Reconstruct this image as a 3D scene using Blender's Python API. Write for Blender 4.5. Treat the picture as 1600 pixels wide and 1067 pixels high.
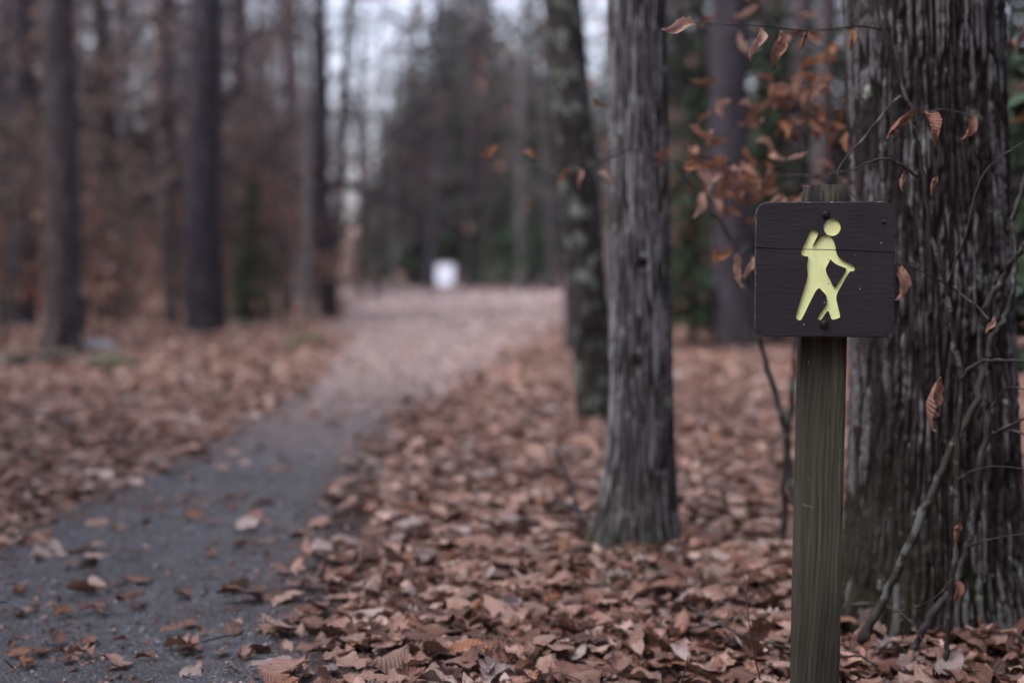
import bpy, bmesh, math, random
import numpy as np
from mathutils import Vector, Matrix
from math import radians, pi, sin, cos, sqrt

random.seed(7)
RNG = np.random.default_rng(11)
scene = bpy.context.scene
for _o in list(bpy.data.objects):
    bpy.data.objects.remove(_o)

# ------------------------------------------------------------------ camera
H = 0.85                 # camera height above the path
F = 50.0 / 36.0 * 1600   # focal length in photo pixels
PITCH = math.atan((533.5 - 420.0) / F)
cam_data = bpy.data.cameras.new('camera')
cam_data.lens = 50.0
cam_data.sensor_width = 36.0
cam_data.clip_start = 0.05
cam_data.clip_end = 1500
cam_data.dof.use_dof = True
cam_data.dof.focus_distance = 2.735
cam_data.dof.aperture_fstop = 1.5
cam = bpy.data.objects.new('camera', cam_data)
scene.collection.objects.link(cam)
cam.location = (0, 0, H)
cam.rotation_euler = (pi / 2 - PITCH, 0, 0)
scene.camera = cam

# ------------------------------------------------------------------ sky and sun (overcast dusk)
SUN_EL, SUN_AZ = 52.0, -120.0     # azimuth of the sun measured from +Y towards +X
world = bpy.data.worlds.new('World')
scene.world = world
world.use_nodes = True
wn, wl = world.node_tree.nodes, world.node_tree.links
wn.clear()
w_out = wn.new('ShaderNodeOutputWorld')
w_bg = wn.new('ShaderNodeBackground')
w_sky = wn.new('ShaderNodeTexSky')
w_sky.sky_type = 'NISHITA'
w_sky.sun_disc = False
w_sky.sun_elevation = radians(SUN_EL)
w_sky.sun_rotation = radians(SUN_AZ)
w_sky.air_density = 1.0
w_sky.dust_density = 4.0
w_hsv = wn.new('ShaderNodeHueSaturation')
w_hsv.inputs['Saturation'].default_value = 0.55
w_tint = wn.new('ShaderNodeMix')
w_tint.data_type = 'RGBA'
w_tint.blend_type = 'MULTIPLY'
w_tint.inputs[0].default_value = 1.0
w_tint.inputs[7].default_value = (1.0, 0.955, 1.03, 1)
wl.new(w_sky.outputs[0], w_hsv.inputs['Color'])
wl.new(w_hsv.outputs[0], w_tint.inputs[6])
wl.new(w_tint.outputs[2], w_bg.inputs[0])
w_bg.inputs[1].default_value = 0.15
wl.new(w_bg.outputs[0], w_out.inputs[0])

sun_data = bpy.data.lights.new('sun', 'SUN')
sun_data.energy = 0.85
sun_data.angle = radians(50)
sun_data.color = (1.0, 0.95, 0.92)
sun = bpy.data.objects.new('sun', sun_data)
scene.collection.objects.link(sun)
_sd = Vector((sin(radians(SUN_AZ)) * cos(radians(SUN_EL)), cos(radians(SUN_AZ)) * cos(radians(SUN_EL)), sin(radians(SUN_EL))))
sun.rotation_euler = _sd.to_track_quat('Z', 'Y').to_euler()

scene.view_settings.view_transform = 'Standard'
scene.view_settings.look = 'None'
scene.view_settings.exposure = 1.82
scene.view_settings.gamma = 1.0
scene.view_settings.use_curve_mapping = False
scene.render.engine = 'CYCLES'
scene.cycles.use_denoising = True
scene.cycles.max_bounces = 5
scene.cycles.diffuse_bounces = 3
scene.cycles.glossy_bounces = 2
scene.cycles.transmission_bounces = 3
scene.cycles.transparent_max_bounces = 8

# ------------------------------------------------------------------ helpers
def tag(o, label=None, cat=None, group=None, kind=None):
    if label: o['label'] = label
    if cat: o['category'] = cat
    if group: o['group'] = group
    if kind: o['kind'] = kind
    return o

def link(o, parent=None):
    scene.collection.objects.link(o)
    if parent is not None:
        o.parent = parent
    return o

def empty(name, loc=(0, 0, 0)):
    o = bpy.data.objects.new(name, None)
    o.location = loc
    return link(o)

def world_pt(px, py, d):
    """The place in the wood that the photograph shows at a pixel, d metres down the trail."""
    vx, vy, vz = (px - 800.0) / F, 1.0, (533.5 - py) / F
    c, s = cos(PITCH), sin(PITCH)
    y, z = vy * c + vz * s, -vy * s + vz * c
    k = d / y
    return Vector((vx * k, d, H + z * k))

_P = np.random.default_rng(3).permutation(512)
_P = np.concatenate([_P, _P]).astype(np.int64)
_G = np.random.default_rng(4).normal(size=(512, 3))
_G /= np.linalg.norm(_G, axis=1)[:, None]
def noise3(x, y, z):
    x, y, z = np.broadcast_arrays(np.asarray(x, float), np.asarray(y, float), np.asarray(z, float))
    xi, yi, zi = np.floor(x).astype(np.int64), np.floor(y).astype(np.int64), np.floor(z).astype(np.int64)
    xf, yf, zf = x - xi, y - yi, z - zi
    u, v, w = [t * t * t * (t * (t * 6 - 15) + 10) for t in (xf, yf, zf)]
    def g(a, b, c):
        h = _P[(_P[(_P[(xi + a) & 511] + yi + b) & 511] + zi + c) & 511]
        gr = _G[h]
        return gr[..., 0] * (xf - a) + gr[..., 1] * (yf - b) + gr[..., 2] * (zf - c)
    def mix(a, b, t): return a + (b - a) * t
    x00 = mix(g(0, 0, 0), g(1, 0, 0), u); x10 = mix(g(0, 1, 0), g(1, 1, 0), u)
    x01 = mix(g(0, 0, 1), g(1, 0, 1), u); x11 = mix(g(0, 1, 1), g(1, 1, 1), u)
    return mix(mix(x00, x10, v), mix(x01, x11, v), w)

def smooth(a, b, t):
    t = np.clip((t - a) / (b - a), 0, 1)
    return t * t * (3 - 2 * t)

def ground_z(x, y):
    x = np.asarray(x, float); y = np.asarray(y, float)
    z = 0.035 * noise3(x * 0.5, y * 0.5, 0.3) + 0.012 * noise3(x * 2.1, y * 2.1, 7.7)
    z = z - 0.075 * np.exp(-((x - 0.62) ** 2 + (y - 2.75) ** 2) / 0.35)       # hollow the sign post stands in
    z = z - 0.035 * np.exp(-((x - 0.42) ** 2 + (y - 4.3) ** 2) / 0.8)
    z = z + 0.035 * np.clip(-x - 5.0, 0, 40)                                   # the left bank rises gently
    z = z + 0.02 * np.clip(x - 6.0, 0, 40)
    z = z + 5.0 * smooth(70, 170, y) + 0.25 * noise3(x * 0.08, y * 0.08, 2.0) * smooth(8, 30, y) 
    d = path_d(x, y)
    return z - 0.02 * (1 - smooth(0.6, 1.2, d)) - 0.035 * smooth(0.9, 1.8, d)

PY = np.array([-6, 0, 3, 5, 8, 11, 15, 24, 34, 47, 66, 80], float)
PX = np.array([-1.0, -1.0, -1.02, -1.10, -1.06, -0.93, -0.90, -0.95, -1.2, -1.7, -2.3, -2.6], float)
PW = np.array([0.46, 0.46, 0.45, 0.36, 0.29, 0.38, 0.66, 1.4, 2.1, 3.0, 3.5, 3.6], float)
def path_d(x, y):
    """distance from the path's middle in half widths"""
    return np.abs(x - np.interp(y, PY, PX)) / np.interp(y, PY, PW)

def gz(x, y): return float(ground_z(np.array([x]), np.array([y]))[0])

def mesh_np(name, V, quads=None, tris=None, mats=(), fm=None, smooth_=True, attrs=None):
    """V (n,3); quads (k,4); tris (m,3); attrs {name: array} on points"""
    me = bpy.data.meshes.new(name)
    V = np.ascontiguousarray(V, dtype=np.float32)
    q = np.zeros((0, 4), np.int32) if quads is None else np.asarray(quads, np.int32)
    t = np.zeros((0, 3), np.int32) if tris is None else np.asarray(tris, np.int32)
    nl = q.size + t.size
    me.vertices.add(len(V)); me.vertices.foreach_set('co', V.ravel())
    me.loops.add(nl); me.loops.foreach_set('vertex_index', np.concatenate([q.ravel(), t.ravel()]).astype(np.int32))
    npoly = len(q) + len(t)
    me.polygons.add(npoly)
    start = np.concatenate([np.arange(len(q)) * 4, len(q) * 4 + np.arange(len(t)) * 3]).astype(np.int32)
    me.polygons.foreach_set('loop_start', start)
    if smooth_: me.polygons.foreach_set('use_smooth', np.ones(npoly, bool))
    for m in mats: me.materials.append(m)
    if fm is not None: me.polygons.foreach_set('material_index', np.asarray(fm, np.int32))
    me.update(calc_edges=True)
    for k, a in (attrs or {}).items():
        a = np.asarray(a, np.float32)
        if a.ndim == 1:
            at = me.attributes.new(k, 'FLOAT', 'POINT'); at.data.foreach_set('value', a)
        else:
            at = me.attributes.new(k, 'FLOAT_VECTOR', 'POINT'); at.data.foreach_set('vector', a.ravel())
    return me

class MB:
    """collects tubes and leaves for ONE part"""
    def __init__(s): s.V = []; s.Q = []; s.T = []; s.n = 0; s.qm = []; s.tm = []; s.tint = []; s.uv = []
    def add(s, V, Q=None, T=None, mat=0, tint=(0.2, 0.2, 0.2), uv=None):
        V = np.asarray(V, float); s.V.append(V)
        s.tint.append(np.broadcast_to(np.asarray(tint, float), (len(V), 3)))
        s.uv.append(np.zeros((len(V), 3)) if uv is None else uv)
        if Q is not None and len(Q): s.Q.append(np.asarray(Q) + s.n); s.qm.append(np.full(len(Q), mat))
        if T is not None and len(T): s.T.append(np.asarray(T) + s.n); s.tm.append(np.full(len(T), mat))
        s.n += len(V)
    def tube(s, pts, rad, n=5, mat=0, cap=True):
        V, Q, T = tube_geo(pts, rad, n, cap); s.add(V, Q, T, mat)
    def mesh(s, name, mats, smooth_=True):
        V = np.concatenate(s.V)
        Q = np.concatenate(s.Q) if s.Q else None
        T = np.concatenate(s.T) if s.T else None
        fm = np.concatenate((s.qm if s.Q else []) + (s.tm if s.T else []))
        return mesh_np(name, V, Q, T, mats, fm, smooth_, {'tint': np.concatenate(s.tint), 'leafuv': np.concatenate(s.uv)})
    def build(s, name, mats, parent=None, smooth_=True):
        return link(bpy.data.objects.new(name, s.mesh(name, mats, smooth_)), parent)

def tube_geo(pts, rad, n=5, cap=True):
    pts = np.asarray([tuple(p) for p in pts], float); m = len(pts)
    rad = np.broadcast_to(np.asarray(rad, float), (m,))
    tang = np.gradient(pts, axis=0); tang /= np.linalg.norm(tang, axis=1)[:, None] + 1e-9
    ref = np.array([0.0, 0, 1.0]) if abs(tang[0][2]) < 0.9 else np.array([1.0, 0, 0])
    a = np.cross(tang, ref); a /= np.linalg.norm(a, axis=1)[:, None] + 1e-9
    b = np.cross(tang, a)
    th = np.arange(n) * 2 * pi / n
    V = pts[:, None, :] + rad[:, None, None] * (np.cos(th)[None, :, None] * a[:, None, :] + np.sin(th)[None, :, None] * b[:, None, :])
    V = V.reshape(-1, 3)
    i, j = np.meshgrid(np.arange(m - 1), np.arange(n), indexing='ij')
    j2 = (j + 1) % n
    Q = np.stack([i * n + j, i * n + j2, (i + 1) * n + j2, (i + 1) * n + j], -1).reshape(-1, 4)
    T = None
    if cap:
        V = np.concatenate([V, pts[:1], pts[-1:]])
        k = np.arange(n); k2 = (k + 1) % n
        T = np.concatenate([np.stack([np.full(n, m * n), k2, k], -1), np.stack([np.full(n, m * n + 1), (m - 1) * n + k, (m - 1) * n + k2], -1)])
    return V, Q, T

def catmull(P, k=6):
    P = [np.array(tuple(p), float) for p in P]
    P = [2 * P[0] - P[1]] + P + [2 * P[-1] - P[-2]]
    out = []
    for i in range(1, len(P) - 2):
        p0, p1, p2, p3 = P[i - 1:i + 3]
        for t in np.arange(k) / k:
            out.append(0.5 * (2 * p1 + (p2 - p0) * t + (2 * p0 - 5 * p1 + 4 * p2 - p3) * t * t + (3 * p1 - p0 - 3 * p2 + p3) * t ** 3))
    out.append(P[-2])
    return np.array(out)

# ------------------------------------------------------------------ materials
class NT:
    def __init__(s, name):
        s.m = bpy.data.materials.new(name); s.m.use_nodes = True
        s.n, s.l = s.m.node_tree.nodes, s.m.node_tree.links
        s.p = s.n['Principled BSDF']
        s.out = s.n['Material Output']
    def node(s, t, **kw):
        x = s.n.new(t)
        for k, v in kw.items(): setattr(x, k, v)
        return x
    def set(s, sock, v):
        if hasattr(v, 'is_output'): s.l.new(v, sock)
        else: sock.default_value = v
    def coord(s, kind='Object', scale=(1, 1, 1)):
        c = s.node('ShaderNodeTexCoord'); m = s.node('ShaderNodeMapping')
        m.inputs['Scale'].default_value = scale
        s.l.new(c.outputs[kind], m.inputs[0]); return m.outputs[0]
    def noise(s, vec, scale=5, detail=4, rough=0.55, dist=0.0):
        x = s.node('ShaderNodeTexNoise'); s.set(x.inputs['Vector'], vec)
        x.inputs['Scale'].default_value = scale; x.inputs['Detail'].default_value = detail
        x.inputs['Roughness'].default_value = rough; x.inputs['Distortion'].default_value = dist
        return x.outputs[0]
    def voro(s, vec, scale=5, out='Color', feature='F1', rand=1.0):
        x = s.node('ShaderNodeTexVoronoi'); x.feature = feature; s.set(x.inputs['Vector'], vec)
        x.inputs['Scale'].default_value = scale; x.inputs['Randomness'].default_value = rand
        return x.outputs[out]
    def ramp(s, fac, stops, interp='LINEAR'):
        x = s.node('ShaderNodeValToRGB'); x.color_ramp.interpolation = interp
        e = x.color_ramp.elements
        while len(e) < len(stops): e.new(0.5)
        for q, (p, c) in zip(e, stops):
            q.position = p; q.color = (c[0], c[1], c[2], 1) if hasattr(c, '__len__') else (c, c, c, 1)
        s.set(x.inputs[0], fac); return x.outputs[0]
    def mix(s, fac, a, b, blend='MIX'):
        x = s.node('ShaderNodeMix'); x.data_type = 'RGBA'; x.blend_type = blend
        s.set(x.inputs[0], fac)
        for k, v in ((6, a), (7, b)):
            if hasattr(v, 'is_output'): s.l.new(v, x.inputs[k])
            else: x.inputs[k].default_value = (v[0], v[1], v[2], 1)
        return x.outputs[2]
    def math(s, op, a, b=0.0, c=0.0):
        x = s.node('ShaderNodeMath'); x.operation = op
        for i, v in enumerate((a, b, c)): s.set(x.inputs[i], v)
        return x.outputs[0]
    def attr(s, name, out='Vector'):
        x = s.node('ShaderNodeAttribute'); x.attribute_name = name; return x.outputs[out]
    def sep(s, v):
        x = s.node('ShaderNodeSeparateXYZ'); s.l.new(v, x.inputs[0]); return x.outputs
    def bump(s, h, strength=0.5, dist=0.01):
        x = s.node('ShaderNodeBump'); x.inputs['Strength'].default_value = strength; x.inputs['Distance'].default_value = dist
        s.set(x.inputs['Height'], h); s.l.new(x.outputs[0], s.p.inputs['Normal']); return x.outputs[0]
    def base(s, c, rough=0.8, spec=0.3):
        if hasattr(c, 'is_output'): s.l.new(c, s.p.inputs['Base Color'])
        else: s.p.inputs['Base Color'].default_value = (c[0], c[1], c[2], 1)
        s.set(s.p.inputs['Roughness'], rough)
        s.p.inputs['Specular IOR Level'].default_value = spec
        return s.m

def mat_bark(name, furrow, ridge, lichen=(0.40, 0.45, 0.40), lichen_amt=0.5, moss=0.0, moss_h=0.4, fine=60, grey=None):
    t = NT(name)
    c = t.coord('Object', (1, 1, 0.12))
    c1 = t.coord('Object')
    r = t.attr('ridge', 'Fac')
    n1 = t.noise(c, fine, 5, 0.65)
    n2 = t.noise(c1, 7, 4, 0.6)
    f = t.math('ADD', t.math('MULTIPLY', r, 0.9), t.math('MULTIPLY', t.math('SUBTRACT', n1, 0.5), 0.9))
    col = t.ramp(f, [(0.1, furrow), (0.42, [(a + b) * 0.42 for a, b in zip(furrow, ridge)]), (0.85, ridge)])
    col = t.mix(t.ramp(n2, [(0.35, 0), (0.65, 0.65)]), col, [x * 0.55 + y * 0.12 for x, y in zip(furrow, ridge)], 'MIX')
    if grey is not None:
        pg = t.noise(t.coord('Object', (1, 1, 0.30)), 15, 5, 0.7)
        pg = t.math('ADD', pg, t.math('MULTIPLY', t.math('SUBTRACT', t.attr('plate', 'Fac'), 0.5), 0.16))
        pg = t.math('ADD', pg, t.math('MULTIPLY', t.math('SUBTRACT', t.noise(c1, 3.2, 3, 0.6), 0.5), 0.55))
        m = t.math('MULTIPLY', t.ramp(pg, [(0.50, 0), (0.58, 1)]), t.ramp(r, [(0.35, 0), (0.7, 1)]))
        col = t.mix(m, col, grey)
    nl = t.noise(c1, 11, 5, 0.72)
    nl2 = t.noise(c1, 55, 4, 0.7)
    lm = t.math('MULTIPLY', t.ramp(nl, [(0.70 - 0.18 * lichen_amt, 0), (0.76 - 0.18 * lichen_amt, 1)]), t.ramp(nl2, [(0.40, 0), (0.56, 1)]))
    lm = t.math('MULTIPLY', lm, t.ramp(r, [(0.2, 0.1), (0.6, 1)]))
    col = t.mix(lm, col, lichen)
    if moss > 0:
        z = t.sep(t.coord('Object'))[2]
        g = t.math('MULTIPLY', t.ramp(t.math('DIVIDE', z, moss_h), [(0.0, 1), (1.0, 0)]), t.ramp(t.noise(c1, 9, 4, 0.7), [(0.38, 0), (0.55, 1)]))
        g = t.math('MULTIPLY', g, t.ramp(t.noise(c1, 42, 4, 0.7), [(0.42, 0.05), (0.56, 1)]))
        col = t.mix(t.math('MULTIPLY', g, moss), col, (0.040, 0.055, 0.018))
    t.bump(t.math('ADD', n1, t.math('MULTIPLY', nl2, 0.4)), 0.8, 0.008)
    return t.base(col, 0.9, 0.2)

def mat_leaf(name, rough=0.62, trans=0.18, mottled=1.0):
    t = NT(name)
    tint = t.attr('tint', 'Color')
    u, v, _ = t.sep(t.attr('leafuv'))
    au = t.math('ABSOLUTE', u)
    side = t.math('ABSOLUTE', t.math('SUBTRACT', t.math('FRACT', t.math('MULTIPLY', t.math('SUBTRACT', v, t.math('MULTIPLY', au, 0.16)), 11.0)), 0.5))
    vein = t.math('MAXIMUM', t.ramp(side, [(0.0, 1), (0.13, 0)]), t.ramp(au, [(0.0, 1), (0.09, 0)]))
    c = t.coord('Object')
    n = t.noise(c, 38, 4, 0.65)
    col = t.mix(t.ramp(n, [(0.3, 0), (0.75, 0.6 * mottled)]), tint, (0.055, 0.028, 0.02))
    col = t.mix(t.math('MULTIPLY', vein, 0.35), col, (0.42, 0.31, 0.23))
    bmp = t.bump(t.math('ADD', t.math('MULTIPLY', side, 1.6), t.math('MULTIPLY', n, 0.5)), 0.6, 0.004)
    t.base(col, rough, 0.35)
    tr = t.node('ShaderNodeBsdfTranslucent'); t.l.new(col, tr.inputs[0]); t.l.new(bmp, tr.inputs['Normal'])
    mx = t.node('ShaderNodeMixShader'); mx.inputs[0].default_value = trans
    t.l.new(t.p.outputs[0], mx.inputs[1]); t.l.new(tr.outputs[0], mx.inputs[2]); t.l.new(mx.outputs[0], t.out.inputs[0])
    return t.m

M = {}
M['bark_big'] = mat_bark('bark_furrowed', (0.008, 0.006, 0.0058), (0.044, 0.037, 0.037), lichen=(0.25, 0.29, 0.25), lichen_amt=0.55, moss=0.45, moss_h=0.5, fine=90, grey=(0.108, 0.108, 0.116))
M['bark_mid'] = mat_bark('bark_grey_strips', (0.014, 0.011, 0.012), (0.150, 0.148, 0.160), lichen_amt=0.55, moss=0.95, moss_h=0.32, fine=80, grey=(0.235, 0.245, 0.26))
M['bark_lichen'] = mat_bark('bark_dark_lichen', (0.013, 0.011, 0.011), (0.060, 0.057, 0.058), lichen=(0.24, 0.29, 0.25), lichen_amt=0.95, moss=0.4, moss_h=0.6)
M['bark_dark'] = mat_bark('bark_dark_violet', (0.019, 0.016, 0.021), (0.050, 0.044, 0.057), lichen_amt=0.05, moss=0.3)
M['bark_pale'] = mat_bark('bark_pale_grey', (0.075, 0.070, 0.072), (0.19, 0.183, 0.19), lichen_amt=0.3)
M['bark_far'] = mat_bark('bark_far_grey', (0.027, 0.022, 0.024), (0.085, 0.075, 0.079), lichen_amt=0.2)
M['bark_red'] = mat_bark('bark_far_reddish', (0.032, 0.02, 0.023), (0.085, 0.06, 0.064), lichen_amt=0.05)
M['leaf'] = mat_leaf('dry_leaf')
M['leaf_hang'] = mat_leaf('hanging_dry_leaf', 0.6, 0.3, 0.5)

def mat_twig(name, a, b, scale=30):
    t = NT(name); c = t.coord('Object', (1, 1, 0.3))
    n = t.noise(c, scale, 4, 0.65)
    col = t.mix(t.ramp(n, [(0.35, 0), (0.65, 1)]), a, b)
    n2 = t.noise(t.coord('Object'), 26, 3, 0.6)
    col = t.mix(t.ramp(n2, [(0.56, 0), (0.62, 0.75)]), col, (0.105, 0.115, 0.11))
    t.bump(n, 0.6, 0.003)
    return t.base(col, 0.75, 0.3)
M['twig_grey'] = mat_twig('twig_grey', (0.013, 0.011, 0.012), (0.050, 0.047, 0.049))
M['twig_green'] = mat_twig('twig_olive', (0.010, 0.008, 0.007), (0.036, 0.033, 0.028))
M['twig_dark'] = mat_twig('twig_dark', (0.014, 0.010, 0.012), (0.038, 0.031, 0.035))
M['twig_red'] = mat_twig('twig_red', (0.06, 0.018, 0.016), (0.10, 0.04, 0.03), 60)

def mat_needle():
    t = NT('hemlock_needles'); tint = t.attr('tint', 'Color')
    n = t.noise(t.coord('Object'), 3, 3, 0.6)
    col = t.mix(t.ramp(n, [(0.3, 0), (0.7, 0.6)]), tint, (0.018, 0.026, 0.016))
    return t.base(col, 0.7, 0.2)
M['needle'] = mat_needle()

# ------------------------------------------------------------------ ground and path
def mat_ground():
    t = NT('leafy_forest_floor')
    c = t.coord('Object')
    wob = t.node('ShaderNodeVectorMath', operation='ADD')
    nz = t.node('ShaderNodeTexNoise'); nz.inputs['Scale'].default_value = 9; t.l.new(c, nz.inputs['Vector'])
    sc = t.node('ShaderNodeVectorMath', operation='SCALE'); sc.inputs['Scale'].default_value = 0.08
    t.l.new(nz.outputs['Color'], sc.inputs[0]); t.l.new(c, wob.inputs[0]); t.l.new(sc.outputs[0], wob.inputs[1])
    v = t.sep(t.voro(wob.outputs[0], 17))[0]
    d = t.voro(wob.outputs[0], 17, 'Distance')
    col = t.ramp(v, [(0.0, (0.06, 0.032, 0.025)), (0.3, (0.14, 0.078, 0.058)), (0.6, (0.23, 0.14, 0.108)), (0.85, (0.31, 0.215, 0.175)), (1.0, (0.20, 0.10, 0.06))])
    big = t.noise(c, 0.6, 4, 0.6)
    col = t.mix(t.ramp(big, [(0.4, 0), (0.7, 0.45)]), col, (0.07, 0.042, 0.034))
    t.bump(t.math('ADD', d, t.math('MULTIPLY', v, 0.5)), 0.8, 0.03)
    return t.base(col, 0.85, 0.25)

def mat_path():
    t = NT('grey_gravel')
    c = t.coord('Object')
    v = t.sep(t.voro(c, 95))[0]; d = t.voro(c, 95, 'Distance')
    v2 = t.sep(t.voro(c, 310))[1]
    col = t.ramp(v, [(0.0, (0.035, 0.035, 0.039)), (0.5, (0.112, 0.120, 0.138)), (0.9, (0.170, 0.182, 0.206)), (1.0, (0.26, 0.265, 0.28))])
    col = t.mix(0.45, col, t.ramp(v2, [(0, (0.04, 0.04, 0.043)), (1, (0.205, 0.217, 0.245))]))
    n = t.noise(c, 2.2, 5, 0.6)
    col = t.mix(t.ramp(n, [(0.42, 0), (0.72, 0.7)]), col, (0.075, 0.060, 0.054))
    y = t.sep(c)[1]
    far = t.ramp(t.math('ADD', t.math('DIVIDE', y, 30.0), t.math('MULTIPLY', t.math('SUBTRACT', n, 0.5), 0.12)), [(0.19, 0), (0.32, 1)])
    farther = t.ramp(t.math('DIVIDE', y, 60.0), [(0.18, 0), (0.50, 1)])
    crumbs_skylit = t.ramp(t.sep(t.voro(c, 26))[0], [(0.0, (0.32, 0.24, 0.23)), (0.5, (0.45, 0.36, 0.35)), (1.0, (0.57, 0.48, 0.47))])
    crumbs_skylit = t.mix(farther, t.mix(0.6, crumbs_skylit, (0.19, 0.145, 0.132)), crumbs_skylit)  # brown leaf crumbs, paled farther off to paint in sky gap light
    col = t.mix(far, col, crumbs_skylit)
    soil = t.ramp(t.sep(t.voro(c, 60))[0], [(0.0, (0.035, 0.022, 0.018)), (0.6, (0.10, 0.062, 0.05)), (1.0, (0.19, 0.13, 0.11))])
    e = t.math('ADD', t.attr('edge', 'Fac'), t.math('MULTIPLY', t.math('SUBTRACT', t.noise(c, 4.5, 5, 0.65), 0.5), 1.1))
    col = t.mix(t.ramp(e, [(0.45, 0), (0.72, 0.9)]), col, soil)
    blotch = t.noise(c, 7, 5, 0.7)
    col = t.mix(t.ramp(blotch, [(0.50, 0), (0.68, 0.6)]), col, (0.045, 0.042, 0.044))
    t.bump(t.math('ADD', d, t.math('MULTIPLY', t.noise(c, 45, 5, 0.7), 1.6)), 1.0, 0.02)
    return t.base(col, 0.8, 0.3)

def build_ground():
    ys = np.concatenate([np.arange(-8, 2, 0.5), np.arange(2, 9, 0.09), np.arange(9, 30, 0.35), np.arange(30, 80, 1.5), np.geomspace(80, 900, 26)])
    s = np.linspace(-1, 1, 181); s = np.sign(s) * np.abs(s) ** 2.2
    X = np.stack([s * (14 + 0.95 * max(y, 0)) for y in ys]); Y = np.repeat(ys[:, None], len(s), 1)
    Z = ground_z(X, Y)
    n = len(s); i, j = np.meshgrid(np.arange(len(ys) - 1), np.arange(n - 1), indexing='ij')
    Q = np.stack([i * n + j, i * n + j + 1, (i + 1) * n + j + 1, (i + 1) * n + j], -1).reshape(-1, 4)
    me = mesh_np('forest_floor', np.stack([X, Y, Z], -1).reshape(-1, 3), Q, None, [mat_ground()])
    return tag(link(bpy.data.objects.new('forest_floor', me)), 'brown leaf covered forest floor under the trees', kind='structure')
floor = build_ground()

def build_path():
    ys = np.concatenate([np.arange(-5, 2, 0.4), np.arange(2, 10, 0.05), np.arange(10, 30, 0.2), np.arange(30, 72, 0.8)])
    cols = np.linspace(-1, 1, 25)
    X = []
    for y in ys:
        w = np.interp(y, PY, PW) * 1.7
        l = w * (1 + 0.18 * float(noise3(y * 0.9, 3.1, 0)) + 0.10 * float(noise3(y * 4, 3.1, 9)))
        r = w * (1 + 0.18 * float(noise3(y * 0.9, 8.1, 4)) + 0.10 * float(noise3(y * 4, 3.1, 2)))
        X.append(np.interp(y, PY, PX) + np.where(cols < 0, cols * l, cols * r))
    X = np.array(X); Y = np.repeat(ys[:, None], 25, 1)
    edge = np.abs(cols)[None, :]
    Z = ground_z(X, Y) + 0.016 * (1 - edge ** 6) + 0.008 * noise3(X * 6, Y * 6, 0) + 0.004 * noise3(X * 20, Y * 20, 0) - 0.006 * edge ** 6
    n = 25; i, j = np.meshgrid(np.arange(len(ys) - 1), np.arange(n - 1), indexing='ij')
    Q = np.stack([i * n + j, i * n + j + 1, (i + 1) * n + j + 1, (i + 1) * n + j], -1).reshape(-1, 4)
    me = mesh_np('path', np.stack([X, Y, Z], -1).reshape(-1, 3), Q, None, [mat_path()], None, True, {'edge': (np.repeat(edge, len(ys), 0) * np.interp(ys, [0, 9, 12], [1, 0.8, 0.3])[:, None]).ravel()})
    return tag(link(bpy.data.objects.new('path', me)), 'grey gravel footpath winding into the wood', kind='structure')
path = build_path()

# ------------------------------------------------------------------ leaves
def leaf_geo(kind, rows, cols, seed, fold=0.3, bend=0.3, curl=0.3, pleat=0.0, arc=0.0, twist=0.0):
    r = np.random.default_rng(seed)
    t = np.linspace(0, 1, rows); u = np.linspace(-1, 1, cols)
    if kind == 'beech': w = 0.27 * np.sin(pi * np.clip(t, 0.0, 1) ** 0.9) ** 0.85
    elif kind == 'slim': w = 0.215 * np.sin(pi * np.clip(t, 0.0, 1) ** 0.85) ** 0.9
    elif kind == 'oak':
        w = 0.31 * np.sin(pi * t ** 0.95) ** 0.6 * (0.66 + 0.40 * np.cos(2 * pi * t * 3.5 + r.uniform(0, 6)))
    else:
        w = 0.40 * np.sin(pi * t ** 0.75) ** 0.7 * (0.75 + 0.30 * np.cos(2 * pi * t * 2.3 + 2.0))
    w = w + 0.012; w[-1] = 0.006
    U, T = np.meshgrid(u, t)
    W = w[:, None] * (1 + 0.10 * r.normal(size=(rows, cols)) * (np.abs(U) > 0.9))
    x = U * W
    y = T + np.zeros_like(U) + (0.07 * np.abs(U) if kind in ('oak', 'maple') else 0.0)
    z = fold * np.abs(x) + bend * (0.25 - (T - 0.5) ** 2) * r.choice([-1, 1]) + curl * (np.abs(U) ** 3) * W * r.uniform(-1, 1.5)
    z = z + 0.22 * x * (T - 0.5) * r.uniform(-1, 1) * 3 + 0.03 * r.normal(size=z.shape) * (0.3 + np.abs(U))
    if pleat: z = z + pleat * np.sin(2 * pi * (T * 6 - np.abs(U) * 0.9)) * (np.abs(U) > 0.2)
    if arc:
        ka = arc * (0.6 + 0.5 * T) ; rr2 = W / ka
        x = np.sin(U * ka) * rr2; z = z + (1 - np.cos(U * ka)) * rr2
    if twist:
        tw = twist * (T - 0.35); x, z = x * np.cos(tw) - z * np.sin(tw), x * np.sin(tw) + z * np.cos(tw)
    z = z - z.mean()
    V = np.stack([x, y - 0.5, z], -1).reshape(-1, 3)
    uv = np.stack([U, T, np.zeros_like(U)], -1).reshape(-1, 3)
    i, j = np.meshgrid(np.arange(rows - 1), np.arange(cols - 1), indexing='ij')
    Q = np.stack([i * cols + j, i * cols + j + 1, (i + 1) * cols + j + 1, (i + 1) * cols + j], -1).reshape(-1, 4)
    return V, Q, uv

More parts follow.
